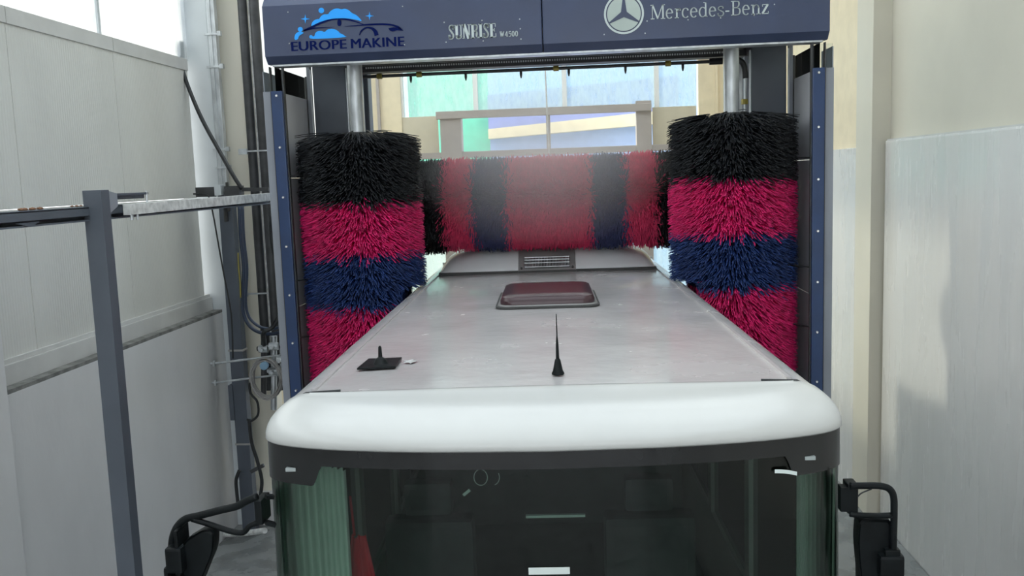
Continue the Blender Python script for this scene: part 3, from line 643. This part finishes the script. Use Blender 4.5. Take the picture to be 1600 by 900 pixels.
def text(name, body, x0, zb, wid, hgt, m, parent, bold=0.0):
    cu = bpy.data.curves.new(name, 'FONT'); cu.body = body; cu.size = 1; cu.space_character = 1.03
    o = bpy.data.objects.new(name, cu); COL.objects.link(o); dg = bpy.context.evaluated_depsgraph_get(); dg.update()
    me = bpy.data.meshes.new_from_object(o.evaluated_get(dg)); bpy.data.objects.remove(o)
    xs = [v.co.x for v in me.vertices]; zs = [v.co.y for v in me.vertices]; a, b, c, d = min(xs), max(xs), min(zs), max(zs)
    for v in me.vertices:
        x = x0+(v.co.x-a)/(b-a)*wid; z = zb+(v.co.y-c)/(d-c)*hgt; v.co = (x, YL-0.0015, z)
    b2 = bmesh.new()
    for q in range(5):
        m2 = me.copy(); m2.transform(Matrix.Translation(((q-2)*bold*hgt, -0.00005*q, 0))); b2.from_mesh(m2); bpy.data.meshes.remove(m2)
    b2.to_mesh(me); b2.free()
    return mobj(name, me, m, parent)
a = LG(130, 640); b = LG(1537, 575); 
for wd_, xa, ya, xb in (('EUROPE', 130, 640, 815), ('MAKINE', 875, 606, 1537)):
    a = LG(xa, ya); b = LG(xb, ya); text('company_lettering', wd_, a[0], LG(130, 640)[1], b[0]-a[0], LG(130, 523)[1]-LG(130, 640)[1], M['letter_navy'], hd, 0.024)
# hand drawn serif strokes; glyph box: x right, baseline 0, cap height 1
def ST(pts, tv, th, k=1):
    """pen stroke: thick where it runs vertically (tv), thin where it runs across (th)"""
    P = sm2(pts, k) if k > 1 else pts; out = []
    for (xa, ya), (xb, yb_) in zip(P, P[1:]):
        d = Vector((xb-xa, yb_-ya)); L = d.length
        if L < 1e-6: continue
        d /= L; ww = abs(d.y)**1.5*tv+(1-abs(d.y)**1.5)*th; nn = Vector((-d.y, d.x))*ww/2; e = d*min(0.01, th/3)
        A = Vector((xa, ya))-e; B = Vector((xb, yb_))+e; out.append([A+nn, B+nn, B-nn, A-nn])
    return out
def BX(x0, y0, x1, y1): return [[Vector((x0, y0)), Vector((x1, y0)), Vector((x1, y1)), Vector((x0, y1))]]
def ell(cx, cy, rx, ry, a0, a1, n=18): return [(cx+rx*math.cos(math.radians(a0+(a1-a0)*i/n)), cy+ry*math.sin(math.radians(a0+(a1-a0)*i/n))) for i in range(n+1)]
def glyph(ch, tv, th, xh=0.68):
    S = 0.055
    if ch == 'M': return 0.98, BX(0.0,0,0.26,S)+BX(0.0,1-S,0.2,1)+BX(0.70,0,1.0,S)+BX(0.8,1-S,1.0,1)+BX(0.10,0,0.10+th,1)+ST([(0.14,1),(0.49,0.03)],tv*1.1,th)+ST([(0.49,0.03),(0.83,1)],th*1.2,th)+BX(0.80,0,0.80+tv,1)
    if ch == 'e': return 0.56, ST([(0.06,0.38)]+[(0.47,0.38)]+ell(0.27,0.34,0.205,0.33,10,315,24),tv,th)
    if ch == 'r': return 0.44, BX(0.02,0,0.30,S)+BX(0.11,0,0.11+tv,xh)+BX(0.02,xh-S,0.2,xh)+ST([(0.18,0.42),(0.26,0.60),(0.36,xh-0.02),(0.42,0.58)],tv*.8,th,4)+BX(0.35,0.52,0.44,0.66)
    if ch == 'c': return 0.52, ST(ell(0.28,0.34,0.22,0.33,50,315,24),tv,th)+BX(0.38,0.50,0.48,0.60)
    if ch == 'd': return 0.62, ST(ell(0.27,0.34,0.22,0.33,55,305,20),tv,th)+BX(0.42,0,0.42+tv,1.02)+BX(0.32,1.02-S,0.42+tv,1.02)+BX(0.42,0,0.60,S)+ST([(0.38,0.60),(0.46,0.52)],th,th)+ST([(0.38,0.08),(0.46,0.16)],th,th)
    if ch == 's': return 0.46, ST([(0.38,0.52),(0.36,0.62),(0.22,0.67),(0.09,0.60),(0.08,0.47),(0.22,0.37),(0.37,0.28),(0.40,0.14),(0.30,0.02),(0.15,0.01),(0.06,0.08),(0.04,0.20)],tv*.9,th*1.3,4)
    if ch == '-': return 0.34, BX(0.03,0.28,0.30,0.36)
    if ch == 'B': return 0.72, BX(0.02,0,0.40,S)+BX(0.02,1-S,0.36,1)+BX(0.12,0,0.12+tv,1)+BX(0.12,0.50,0.38,0.50+S)+ST([(0.34,1-S/2),(0.52,0.94),(0.56,0.77),(0.50,0.60),(0.36,0.53)],tv,th,4)+ST([(0.36,0.52),(0.57,0.46),(0.63,0.27),(0.56,0.08),(0.38,S/2)],tv,th,4)
    if ch == 'n': return 0.66, BX(0.02,0,0.28,S)+BX(0.10,0,0.10+tv,xh)+BX(0.01,xh-S,0.18,xh)+BX(0.38,0,0.66,S)+BX(0.47,0,0.47+tv,0.48)+ST([(0.18,0.46),(0.26,0.62),(0.38,0.66),(0.48,0.60),(0.52,0.45)],tv*.8,th,4)
    if ch == 'z': return 0.52, BX(0.05,xh-S,0.46,xh)+BX(0.03,0,0.48,S)+ST([(0.43,xh-0.03),(0.07,0.04)],tv*1.4,tv)+BX(0.05,xh-0.17,0.09,xh)+BX(0.44,0,0.48,0.19)
    # fat condensed capitals
    if ch == 'S': return 0.46, ST([(0.37,0.70),(0.37,0.84),(0.29,0.96),(0.17,0.95),(0.11,0.82),(0.14,0.66),(0.27,0.46),(0.34,0.28),(0.31,0.11),(0.20,0.03),(0.09,0.09),(0.06,0.30)],tv*.8,th*1.6,4)+BX(0.36,0.68,0.41,1.0)+BX(0.03,0.0,0.08,0.32)
    if ch == 'U': return 0.56, BX(0.0,1-S,0.28,1)+BX(0.38,1-S,0.54,1)+ST([(0.14,1),(0.14,0.22),(0.20,0.06),(0.30,0.04),(0.40,0.10),(0.45,0.26),(0.45,1)],tv,th,4) if False else BX(0.0,1-S,0.28,1)+BX(0.36,1-S,0.54,1)+BX(0.06,0.2,0.06+tv,1)+BX(0.43,0.2,0.43+th*1.2,1)+ST([(0.06+tv/2,0.24),(0.18,0.08),(0.28,0.035),(0.40,0.09),(0.46,0.24)],tv,th*1.8,4)
    if ch == 'N': return 0.60, BX(0.0,1-S,0.18,1)+BX(0.40,1-S,0.58,1)+BX(0.0,0,0.18,S)+BX(0.07,0,0.07+th*1.2,1)+BX(0.46,0,0.46+th*1.2,1)+ST([(0.13,1),(0.46,0.0)],tv*1.25,tv)
    if ch == 'R': return 0.58, BX(0.0,0,0.28,S)+BX(0.0,1-S,0.30,1)+BX(0.06,0,0.06+tv,1)+ST([(0.26,0.97),(0.42,0.90),(0.45,0.75),(0.40,0.58),(0.26,0.50)],tv*.8,th,4)+ST([(0.30,0.50),(0.42,0.40),(0.44,0.14),(0.54,0.03)],tv*.8,th*1.4,4)
    if ch == 'I': return 0.32, BX(0.0,0,0.29,S)+BX(0.0,1-S,0.29,1)+BX(0.06,0,0.06+tv,1)
    if ch == 'E': return 0.52, BX(0.0,0,0.48,S)+BX(0.0,1-S,0.46,1)+BX(0.06,0,0.06+tv,1)+BX(0.2,0.49,0.38,0.49+S)+BX(0.34,0.40,0.38,0.64)+BX(0.42,0.74,0.46,1)+BX(0.44,0,0.48,0.28)
    if ch == 'W': return 0.92, BX(0.0,1-S,0.26,1)+BX(0.70,1-S,0.90,1)+ST([(0.10,1),(0.28,0.02)],tv,th)+ST([(0.28,0.02),(0.45,0.95)],th*1.3,th)+ST([(0.42,1),(0.60,0.02)],tv,th)+ST([(0.60,0.02),(0.80,1)],th*1.3,th)
    if ch == '4': return 0.62, BX(0.36,0,0.36+tv,1)+BX(0.02,0.26,0.60,0.26+S*1.5)+ST([(0.05,0.30),(0.42,0.98)],th*1.4,th*1.4)+BX(0.26,0,0.60,S)
    if ch == '5': return 0.60, BX(0.12,1-0.13,0.52,1)+BX(0.10,0.52,0.10+th*1.3,1)+ST([(0.12,0.54),(0.30,0.62),(0.48,0.52),(0.50,0.28),(0.40,0.08),(0.22,0.03),(0.08,0.12)],tv*.9,th*1.5,4)
    if ch == '0': return 0.60, ST(ell(0.28,0.5,0.20,0.46,0,360,24),tv,th)
    return 0.3, []
def glyphs(name, s, x0, z0, wid, hgt, m, parent, tv, th, trk=0.05):
    tot = sum(glyph(c, tv, th)[0]+trk for c in s)-trk; sx = wid/tot; x = 0; polys = []
    for c in s:
        adv, P = glyph(c, tv, th)
        for q in P: polys.append([(x0+(x+v.x)*sx, z0+v.y*hgt) for v in q])
        x += adv+trk
    k = MB()
    for P in polys:
        k.poly([(p[0], YL-0.0025, p[1]) for p in P])
    return obj(name, k, m, parent)
q0 = zp(462, 163, 5.333, 930, 0); q1 = zp(1448, 108, 5.333, 930, 0); q2 = zp(480, 42, 5.333, 930, 0)
glyphs('dealer_lettering', 'Mercedes-Benz', q0[0], q0[1], q1[0]-q0[0], (q2[1]-q0[1])*1.0, M['letter_white'], hd2, 0.105, 0.045)
q0 = zp(225, 445, 10.667, 680, 20); q1 = zp(1028, 410, 10.667, 680, 20); q2 = zp(215, 210, 10.667, 680, 20)
glyphs('model_lettering', 'SUNRISE', q0[0], q0[1], q1[0]-q0[0], q2[1]-q0[1], M['letter_white'], hd, 0.18, 0.06, 0.0)
q0 = zp(1078, 408, 10.667, 680, 20); q1 = zp(1385, 390, 10.667, 680, 20); q2 = zp(1075, 315, 10.667, 680, 20)
glyphs('model_number', 'W4500', q0[0], q0[1], q1[0]-q0[0], q2[1]-q0[1], M['letter_white'], hd, 0.15, 0.08, 0.06)
# three pointed star in a ring
ec = at(974.8, 21.6, y=GY); er = 29.5/FPX*7.62
def ring(r0, r1, n=48): return [[(ec.x+r*math.cos(a), ec.z+r*math.sin(a)) for r, a in ((r0, i*2*math.pi/n), (r1, i*2*math.pi/n), (r1, (i+1)*2*math.pi/n), (r0, (i+1)*2*math.pi/n))] for i in range(n)]
flat('emblem_ring', ring(er*0.90, er), M['letter_white'], hd2, 0.001)
flat('emblem_disc', [[(ec.x+er*0.84*math.cos(i*2*math.pi/48), ec.z+er*0.84*math.sin(i*2*math.pi/48)) for i in range(48)]], M['letter_pale'], hd2, 0.0)
st = []
for i in range(3):
    a = math.pi/2+i*2*math.pi/3
    tip = (ec.x+er*0.89*math.cos(a), ec.z+er*0.89*math.sin(a)); l = (ec.x+er*0.17*math.cos(a+math.pi/3), ec.z+er*0.17*math.sin(a+math.pi/3)); r_ = (ec.x+er*0.17*math.cos(a-math.pi/3), ec.z+er*0.17*math.sin(a-math.pi/3))
    tn = (-math.sin(a)*er*0.03, math.cos(a)*er*0.03)
    st.append([(ec.x, ec.z), l, (tip[0]+tn[0], tip[1]+tn[1]), (tip[0]-tn[0], tip[1]-tn[1]), r_])
flat('emblem_star', st, M['blue'], hd2, 0.0022)

# ---------------------------------------------------------------- brushes
def bristles(base, dirs, tips_drop, length, width, jit, clampf=None, lift=0.0):
    """three sided strands; base (n,3), dirs (n,3) unit vectors; gravity bends them"""
    n = len(base); rings = []
    L = length*(1+jit*npr.uniform(-1, 1, n))[:, None]
    dr_ = tips_drop*npr.uniform(0.5, 1.5, n)[:, None]
    side = np.cross(dirs, np.tile([0.0, 0.0, 1.0], (n, 1))+0.001); side /= np.linalg.norm(side, axis=1)[:, None]+1e-9
    up = np.cross(side, dirs); sway = npr.normal(0, 1, n)[:, None]*0.035
    for t_, ww in ((0.35, 1.0), (0.7, 1.0), (1.0, 0.55)):
        c0 = base+dirs*L*t_+side*sway*t_*t_; c0 = c0.copy(); c0[:, 2] -= (dr_*t_**2.2)[:, 0]; c0[:, 2] += lift*t_
        if clampf is not None: c0 = clampf(c0)
        for k in range(3):
            a = k*2*math.pi/3; rings.append(c0+(side*math.cos(a)*0.9+up*math.sin(a)*0.45)*width*ww)
    V = np.stack(rings, 1).reshape(-1, 3); F = []
    b0 = (np.arange(n)*9)[:, None]
    quads = []
    for j in (0, 3):
        for k in range(3): quads.append([j+k, j+(k+1) % 3, j+3+(k+1) % 3, j+3+k])
    Q = (b0[:, :, None]+np.array(quads)[None]).reshape(-1, 4); T = (b0+np.array([[6, 7, 8]])).reshape(-1, 3)
    return V, Q, T
def np_mesh(name, V, Q, T):
    me = bpy.data.meshes.new(name); nq, ntr = len(Q), len(T)
    me.vertices.add(len(V)); me.vertices.foreach_set('co', V.astype(np.float32).ravel())
    me.loops.add(nq*4+ntr*3); me.loops.foreach_set('vertex_index', np.concatenate([Q.ravel(), T.ravel()]).astype(np.int32))
    me.polygons.add(nq+ntr); me.polygons.foreach_set('loop_start', np.concatenate([np.arange(nq)*4, nq*4+np.arange(ntr)*3]).astype(np.int32))
    me.update(calc_edges=True); me.validate(); return me
BC, BS = math.cos(BTH), math.sin(BTH)
def to_bus(P):
    x = P[:, 0]+0.143; y = P[:, 1]-3.50; return x*BC+y*BS, -x*BS+y*BC
def side_brush(cx, cy, ztop, bands, label, sgn):
    R0, RL = 0.10, 0.43
    root = thing('side_brush', label, 'brush', (cx, cy, 0.3), 0, 'vertical wash brushes')
    k = MB(); k.tube([(cx, cy, 0.3), (cx, cy, 5.05)], 0.066, 24); obj('shaft', k, M['steel'], root, smooth='auto')
    k = MB(); k.tube([(cx, cy, ztop+0.02), (cx, cy, ztop+0.05)], 0.14, 20); obj('hub_plate', k, M['darksteel'], root)
    def clampf(P):
        xb, yb_ = to_bus(P); lim = BW+0.015
        hit = (P[:, 2] < 3.0) & (xb*sgn < lim) & (yb_ < 7.4)
        d = (lim-xb*sgn)*sgn; P[hit, 0] += (d*BC)[hit]
        return P
    z1 = ztop
    for (z0, m, nm) in bands:
        vis = z1 > 2.6; h = z1-z0; dens = (4000 if vis else 1100)
        n = int(dens*h/0.45)
        a = npr.uniform(0, 2*math.pi, n); z = npr.uniform(z0, z1, n)
        # strands sit in tufts: snap to rows so that they clump
        a = np.round(a/(2*math.pi)*64+npr.normal(0, .18, n))/64*2*math.pi+z*2.2
        top = (z > ztop-0.10)
        d = np.stack([np.cos(a), np.sin(a), npr.normal(0, 0.05, n)], 1); 
        base = np.stack([cx+R0*np.cos(a), cy+R0*np.sin(a), z+0.05], 1)
        V, Q, T = bristles(base, d, 0.09, RL, 0.0095, 0.05, clampf)
        me = np_mesh(nm, V, Q, T); o = mobj(nm, me, M[m], root); o['kind'] = 'stuff'
        cr = MB(); cr.tube([(cx, cy, z0-0.03), (cx, cy, z1-(0.02 if z1 == ztop else 0.03))], [0.37, 0.37], 40); bmc = cr.bm
        for v in bmc.verts:
            P = clampf(np.array([[v.co.x, v.co.y, v.co.z]])); v.co.x = P[0, 0]
        obj('bristle_base', cr, M[m], o)
        z1 = z0
    return root
cl = at(561, 235, y=7.95); cr_ = at(1143, 200, y=7.95)
side_brush(cl.x, 7.95, 4.33, [(3.775, 'p_black', 'black_bristle_band'), (3.335, 'p_pink', 'magenta_bristle_band'), (2.88, 'p_blue', 'blue_bristle_band'), (2.2, 'p_pink', 'magenta_bristle_band'), (1.85, 'p_blue', 'blue_bristle_band'), (1.5, 'p_pink', 'magenta_bristle_band'), (1.0, 'p_blue', 'blue_bristle_band'), (0.5, 'p_black', 'black_bristle_band')],
           'tall brush of black, magenta and blue bristles left of the bus roof', -1)
side_brush(cr_.x, 7.95, 4.37, [(3.87, 'p_black', 'black_bristle_band'), (3.42, 'p_pink', 'magenta_bristle_band'), (2.97, 'p_blue', 'blue_bristle_band'), (2.2, 'p_pink', 'magenta_bristle_band'), (1.85, 'p_blue', 'blue_bristle_band'), (1.5, 'p_pink', 'magenta_bristle_band'), (1.0, 'p_blue', 'blue_bristle_band'), (0.5, 'p_black', 'black_bristle_band')],
           'tall brush of black, magenta and blue bristles right of the bus roof', 1)
# roof brush
RBY = 9.12; rc = at(855, 316, y=RBY); RBZ = rc.z
rb = thing('roof_brush', 'long horizontal brush striped red, navy and black above the bus roof', 'brush', (-0.33, RBY, RBZ))
k = MB(); k.tube([(-1.95, RBY, RBZ), (1.35, RBY, RBZ)], 0.05, 16); obj('shaft', k, M['steel'], rb)
xs_ = [-1.80]+[at(p, 318, y=8.72).x for p in (690, 735, 790, 925, 980, 1030)]+[1.2]
ACI = (Matrix.Translation((-0.143, 3.50, 0)) @ Matrix.Rotation(BTH, 4, 'Z')).inverted()
def clampr(P):
    xb, yb_ = to_bus(P)
    t_ = np.clip((yb_-ACY)/0.55, 0, 1); zs = 3.035+0.235*np.sin(t_*np.pi/2)**0.8+0.015
    hit = (np.abs(xb) < ACW-0.05) & (yb_ > ACY) & (P[:, 2] < zs); P[hit, 2] = zs[hit]; return P
for i, (m, nm) in enumerate((('p_black', 'black_bristle_band'), ('p_red', 'red_bristle_band'), ('p_navy', 'navy_bristle_band'), ('p_red', 'red_bristle_band'), ('p_navy', 'navy_bristle_band'), ('p_red', 'red_bristle_band'), ('p_black', 'black_bristle_band'))):
    x0, x1 = xs_[i], xs_[i+1]; n = int(6500*(x1-x0)/0.5)
    a = npr.uniform(0, 2*math.pi, n); x = npr.uniform(x0, x1, n)
    d = np.stack([npr.normal(0, 0.03, n), np.cos(a), np.sin(a)], 1); base = np.stack([x, RBY+0.08*np.cos(a), RBZ+0.03+0.08*np.sin(a)], 1)
    V, Q, T = bristles(base, d, 0.04, 0.38, 0.0075, 0.06, clampr)
    o = mobj(nm, np_mesh(nm, V, Q, T), M[m], rb); o['kind'] = 'stuff'
    cr = MB(); cr.tube([(x0, RBY, RBZ+0.01), (x1, RBY, RBZ+0.01)], 0.30, 32); obj('bristle_base', cr, M[m], o)
for x in (at(574, 150, y=RBY).x, at(1141, 150, y=RBY).x):
    k = MB(); k.box((x-0.03, RBY-0.08, RBZ-0.1), (x+0.03, RBY+0.08, 5.2), 0.01); obj('brush_carrier', k, M['slate'], rb)

# ---------------------------------------------------------------- guide rail along the left wall
gr = thing('cable_guide_frame', 'dark grey steel post carrying a rail along the left wall', 'steel frame', (-2.98, 5.45, 0))
k = MB(); k.box((-3.065, 5.40, 0), (-2.945, 5.50, 3.955), 0.004); obj('post', k, M['post_grey'], gr)
k = MB(); k.box((-3.12, YF, 3.845), (-3.03, 8.9, 3.855)); k.box((-3.12, YF, 3.775), (-3.112, 8.9, 3.85)); k.box((-3.12, YF, 3.765), (-3.03, 8.9, 3.775)); k.box((-3.045, YF, 3.80), (-3.03, 8.9, 3.85)); obj('channel_rail', k, M['post_grey'], gr)
for y in (4.75,):
    k = MB(); k.poly([(-3.03, y-0.1, 3.79), (-3.03, y+0.12, 3.79), (-3.03, y+0.03, 3.765)], (0.006, 0, 0)); obj('gusset', k, M['slate'], gr)
k = MB(); k.box((-3.00, 5.50, 3.915), (-2.96, 6.05, 3.93), 0.002); k.box((-2.998, 5.50, 3.89), (-2.992, 6.05, 3.93)); obj('top_arm', k, M['slate'], gr)
k = MB(); k.poly([(-2.97, 5.50, 3.95), (-2.97, 5.62, 3.93), (-2.97, 5.62, 3.85), (-2.97, 5.50, 3.80)], (0.012, 0, 0)); obj('gusset', k, M['slate2'], gr)
k = MB(); k.tube([(-2.965, 6.03, 3.86), (-2.965, 6.03, 3.94)], 0.008, 8); k.tube([(-2.965, 5.80, 3.75), (-2.965, 5.80, 3.80)], 0.012, 8); k.tube([(-2.94, 5.83, 3.75), (-2.94, 5.83, 3.79)], 0.008, 8); obj('bolt', k, M['steel'], gr)
k = MB(); k.obox((-2.955, 5.72, 3.822), (-2.945, 8.62, 3.838), 0.05, 0.072, bev=0.003)
tag(obj('crossbar', k, M['white_tube'], gr), 'worn white square tube')
for (px, py, sc) in ((50, 326, 1.0), (122, 324, 0.6)):
    q = at(px, py, x=-3.08); k = MB()
    for i in range(5):
        c2 = Vector((-3.085+rnd.uniform(-0.02, 0.02), q.y+(-0.08+0.04*i)*sc, 3.862)); bm2 = bmesh.new()
        bmesh.ops.create_icosphere(bm2, subdivisions=1, radius=0.018*sc, matrix=Matrix.Translation(c2) @ Matrix.Diagonal((1, 1.6, 0.5, 1))); k.join(bm2)
    o = obj('clay_crumbs', k, M['clay']); tag(o, ('brown crumbs on the rail, the larger heap near the frame edge' if sc == 1 else 'brown crumbs on the rail, the smaller heap close to the grey post'), 'debris', None, 'stuff')

# ---------------------------------------------------------------- services in the far left corner
YP = 9.6
ps = thing('service_post', 'tall dark grey post with hoses in front of the white column', 'post', tuple(at(385, 790, y=YP))[:2]+(0,))
def lineat(x, y, z): return (x, y, z)
pa = at(370, 500, y=YP)
k = MB(); k.box((-3.92, YP, 0.03), (-3.77, YP+0.12, 3.88), 0.004); obj('post', k, M['slate'], ps)
k = MB(); k.box((-3.96, YP-0.02, 1.35), (-3.91, YP+0.08, 1.75), 0.004); obj('junction_plate', k, M['slate'], ps)
for z in (2.13, 0.86+0.2):
    k = MB(); k.box((-3.93, YP-0.008, z), (-3.76, YP+0.125, z+0.02)); obj('strap', k, M['wire'], ps)
k = MB(); k.box(at(305, 293, y=YP-0.1), at(338, 307, y=YP-0.05)); k.box(at(350, 291, y=YP-0.1), at(382, 306, y=YP+0.05)); k.box(at(352, 285, y=YP-0.08), at(360, 330, y=YP)); k.box(at(350, 325, y=YP-0.1), at(356, 346, y=YP)); obj('bracket_box', k, M['darksteel'], ps)
k = MB(); k.box(at(334, 289, y=YP-0.13), at(351, 305, y=YP-0.03), 0.004); obj('socket_box', k, M['white_col'], ps)
k = MB(); k.obox(at(378, 296, y=YP-0.05), at(420, 296, y=YP-0.05), 0.03, 0.04); obj('side_arm', k, M['darksteel'], ps)
def cable(name, pts, y, r, m, label=None, cat=None, parent=None, group=None, k_=6, seg=8):
    P = [at(p[0], p[1], y=(p[2] if len(p) > 2 else y)) for p in pts]
    k = MB(); k.tube(smooth_pts(P, k_), r, seg); o = obj(name, k, m, parent, smooth=True)
    if label: tag(o, label, cat, group)
    return o
cable('power_cable', [(279, 88, 9.75), (292, 130, 9.7), (315, 185, 9.6), (345, 240, 9.5), (365, 275, 9.4), (378, 295, 9.4)], 9.5, 0.022, M['dark'], 'thick black cable slanting down across the white column', 'cable')
cable('thin_cable', [(302, 303), (325, 306), (333, 335), (341, 380), (350, 430), (357, 465), (362, 500), (364, 560)], 9.45, 0.009, M['dark'], 'thin black cable hanging beside the dark service post', 'cable')
for (x0, x1, lab) in ((371, 385, 'thick dark vertical pipe nearer the white column'), (389, 404, 'thick dark vertical pipe nearer the gantry')):
    q = at(x0, 0, y=9.98); q2 = at(x1, 0, y=9.98); k = MB(); k.tube([((q.x+q2.x)/2, 9.98, 1.6), ((q.x+q2.x)/2, 9.98, ZC)], (q2.x-q.x)/2, 16)
    rp = tag(obj('riser_pipe', k, M['darksteel'], smooth='auto'), lab, 'pipe', 'dark riser pipes')
q = at(386.5, 0, y=9.96); q3 = at(387.5, 0, y=9.96); k = MB(); k.tube([(q.x, 9.99, 1.6), (q.x, 9.99, ZC)], 0.012, 8); tag(obj('conduit', k, M['white_tube']), 'thin white conduit between the two dark pipes', 'conduit')
for i, py in enumerate((237, 460)):
    k = MB(); k.obox(at(376, py, y=9.9), at(418, py-2, y=9.9), 0.02, 0.015); k.box(at(374, py-4, y=9.92), at(386, py+4, y=9.88)); obj('pipe_clamp', k, M['steel'], rp)
cable('blue_hose', [(374, 322), (376, 370), (381, 420), (379, 470), (384, 500), (400, 517), (425, 522), (445, 516)], 9.45, 0.020, M['hose'], 'dark blue hose looping from the service post, outer one', 'hose', group=None)
cable('blue_hose', [(379, 322), (381, 370), (386, 420), (384, 470), (389, 495), (405, 510), (425, 514), (443, 508)], 9.40, 0.016, M['hose'], 'dark blue hose looping from the service post, inner one', 'hose')
cable('black_hose', [(434, 318, 8.3), (425, 340, 9.2), (426, 380), (436, 420), (440, 455), (438, 490), (425, 512), (412, 520), (413, 540, 9.5)], 9.3, 0.024, M['dark'], 'thick black hose curving beside the gantry corner', 'hose')
cable('yellow_cable', [(372, 395), (373, 420), (375, 440), (376, 465)], 9.42, 0.008, M['yellow'], 'short yellow cable against the dark service post', 'cable')
# valves and the coil
va = thing('valve_block', 'cluster of steel valves and pipe stubs under the hose loop', 'valves', tuple(at(422, 545, y=9.5)))
for (a, b, c2, d, r, m) in ((412, 530, 412, 620, 0.030, 'darksteel'), (428, 525, 428, 640, 0.034, 'steel'), (440, 520, 441, 600, 0.026, 'steel'), (402, 545, 446, 541, 0.026, 'darksteel'), (405, 560, 440, 562, 0.020, 'yellow'), (418, 580, 446, 578, 0.022, 'steel')):
    k = MB(); k.tube([at(a, b, y=9.55), at(c2, d, y=9.55)], r, 12); obj('pipe_stub', k, M[m], va, smooth='auto')
for (a, b) in ((412, 545), (428, 541), (440, 562), (428, 580)):
    k = MB(); q = at(a, b, y=9.5); k.tube([q+Vector((-0.05, 0, 0)), q+Vector((0.05, 0, 0))], 0.042, 10); k.tube([q, q+Vector((0, -0.09, 0))], 0.02, 8); obj('valve', k, M['steel'], va, smooth='auto')
k = MB(); cc = at(417, 591, y=9.46)
P = [cc+Vector(((0.165+0.02*math.sin(i*0.37))*math.cos(i*0.31), 0.03*math.sin(i*0.11)-0.02, (0.215+0.02*math.cos(i*0.23))*math.sin(i*0.31))) for i in range(240)]
k.tube(P, 0.0065, 5); tag(obj('cable_coil', k, M['wire']), 'coil of thin grey cable hanging on two steel rods', 'cable coil')
k = MB(); q = at(412, 572, y=9.36); k.tube([q+Vector((0, 0.0, 0)), q+Vector((0, 0.04, 0))], 0.045, 14); tag(obj('cap', k, mat('pale_blue_plastic', (0.25, 0.42, 0.58), 0.4), va), 'small pale blue cap')
for i, (a, b, c2, d) in enumerate(((335, 568, 446, 554), (337, 598, 446, 584))):
    k = MB(); qa = at(a, b, y=9.5); k.tube([(XL, 9.5, qa.z), qa, at(c2, d, y=9.5)], 0.012, 8); k.box(qa+Vector((-0.01, -0.02, -0.03)), qa+Vector((0.01, 0.02, 0.03))); tag(obj('hanger_rod', k, M['steel']), ['upper steel rod carrying the grey cable coil', 'lower steel rod carrying the grey cable coil'][i], 'rod', 'rods holding the cable coil')
cable('drop_cable', [(389, 598), (392, 615), (402, 628), (403, 648), (392, 658), (386, 655)], 9.4, 0.013, M['dark'], 'short black cable loop right of the service post', 'cable')
cable('drop_cable', [(389, 655), (393, 690), (402, 720), (409, 750), (407, 775)], 9.4, 0.020, M['dark'], 'black cable running down behind the left bus mirror', 'cable')
k = MB(); k.obox(at(392, 737, y=9.4), at(412, 727, y=9.4), 0.03, 0.04); tag(obj('floor_bracket', k, M['darksteel']), 'short dark bracket crossing the black cable', 'bracket')
cable('drop_cable', [(374, 735), (369, 750), (370, 770), (372, 788)], 9.45, 0.020, M['dark'], 'thin dark cable curving at the foot of the service post', 'cable')
k = MB(); k.tube([at(352, 835, y=9.5), at(385, 833, y=9.3), at(414, 829, y=9.1)], 0.032, 12); tag(obj('floor_pipe', k, M['white_tube']), 'white pipe lying on the floor behind the left mirror', 'pipe')
k = MB(); k.box((-4.0, 9.90, 0), (-3.0, 10.1, 0.35)); struct('trim_5', k, M['wall_white'], 'low pale curb at the foot of the far left corner', 'curb')
k = MB(); k.box(at(264, 66, y=9.85), at(281, 90, y=9.75), 0.004); tag(obj('bracket_plate', k, M['trim']), 'small grey plate at the top of the left panels beside the column', 'plate')

# ---------------------------------------------------------------- spray mist
k = MB(); k.box((-1.6, 7.55, 3.25), (0.9, 9.55, 4.75)); 
mm = bpy.data.materials.new('mist'); mm.use_nodes = True; nt = mm.node_tree; nt.nodes.remove(nt.nodes['Principled BSDF'])
vs = nt.nodes.new('ShaderNodeVolumeScatter'); vs.inputs['Color'].default_value = (0.96, 0.97, 0.98, 1); vs.inputs['Anisotropy'].default_value = 0.2
tc = nt.nodes.new('ShaderNodeTexCoord'); mp = nt.nodes.new('ShaderNodeMapping'); gt = nt.nodes.new('ShaderNodeTexGradient'); gt.gradient_type = 'SPHERICAL'
mp.inputs['Location'].default_value = (0.35/1.25, -8.55/1.0, -4.0/0.75); mp.inputs['Scale'].default_value = (1/1.25, 1/1.0, 1/0.75)
mu = nt.nodes.new('ShaderNodeMath'); mu.operation = 'MULTIPLY'; mu.inputs[1].default_value = 1.1
nt.links.new(tc.outputs['Object'], mp.inputs['Vector']); nt.links.new(mp.outputs['Vector'], gt.inputs['Vector']); nt.links.new(gt.outputs['Fac'], mu.inputs[0]); nt.links.new(mu.outputs[0], vs.inputs['Density'])
nt.links.new(vs.outputs[0], nt.nodes['Material Output'].inputs['Volume'])
tag(obj('water_mist', k, mm), 'fine water mist hanging around the horizontal roof brush', 'mist', None, 'stuff')
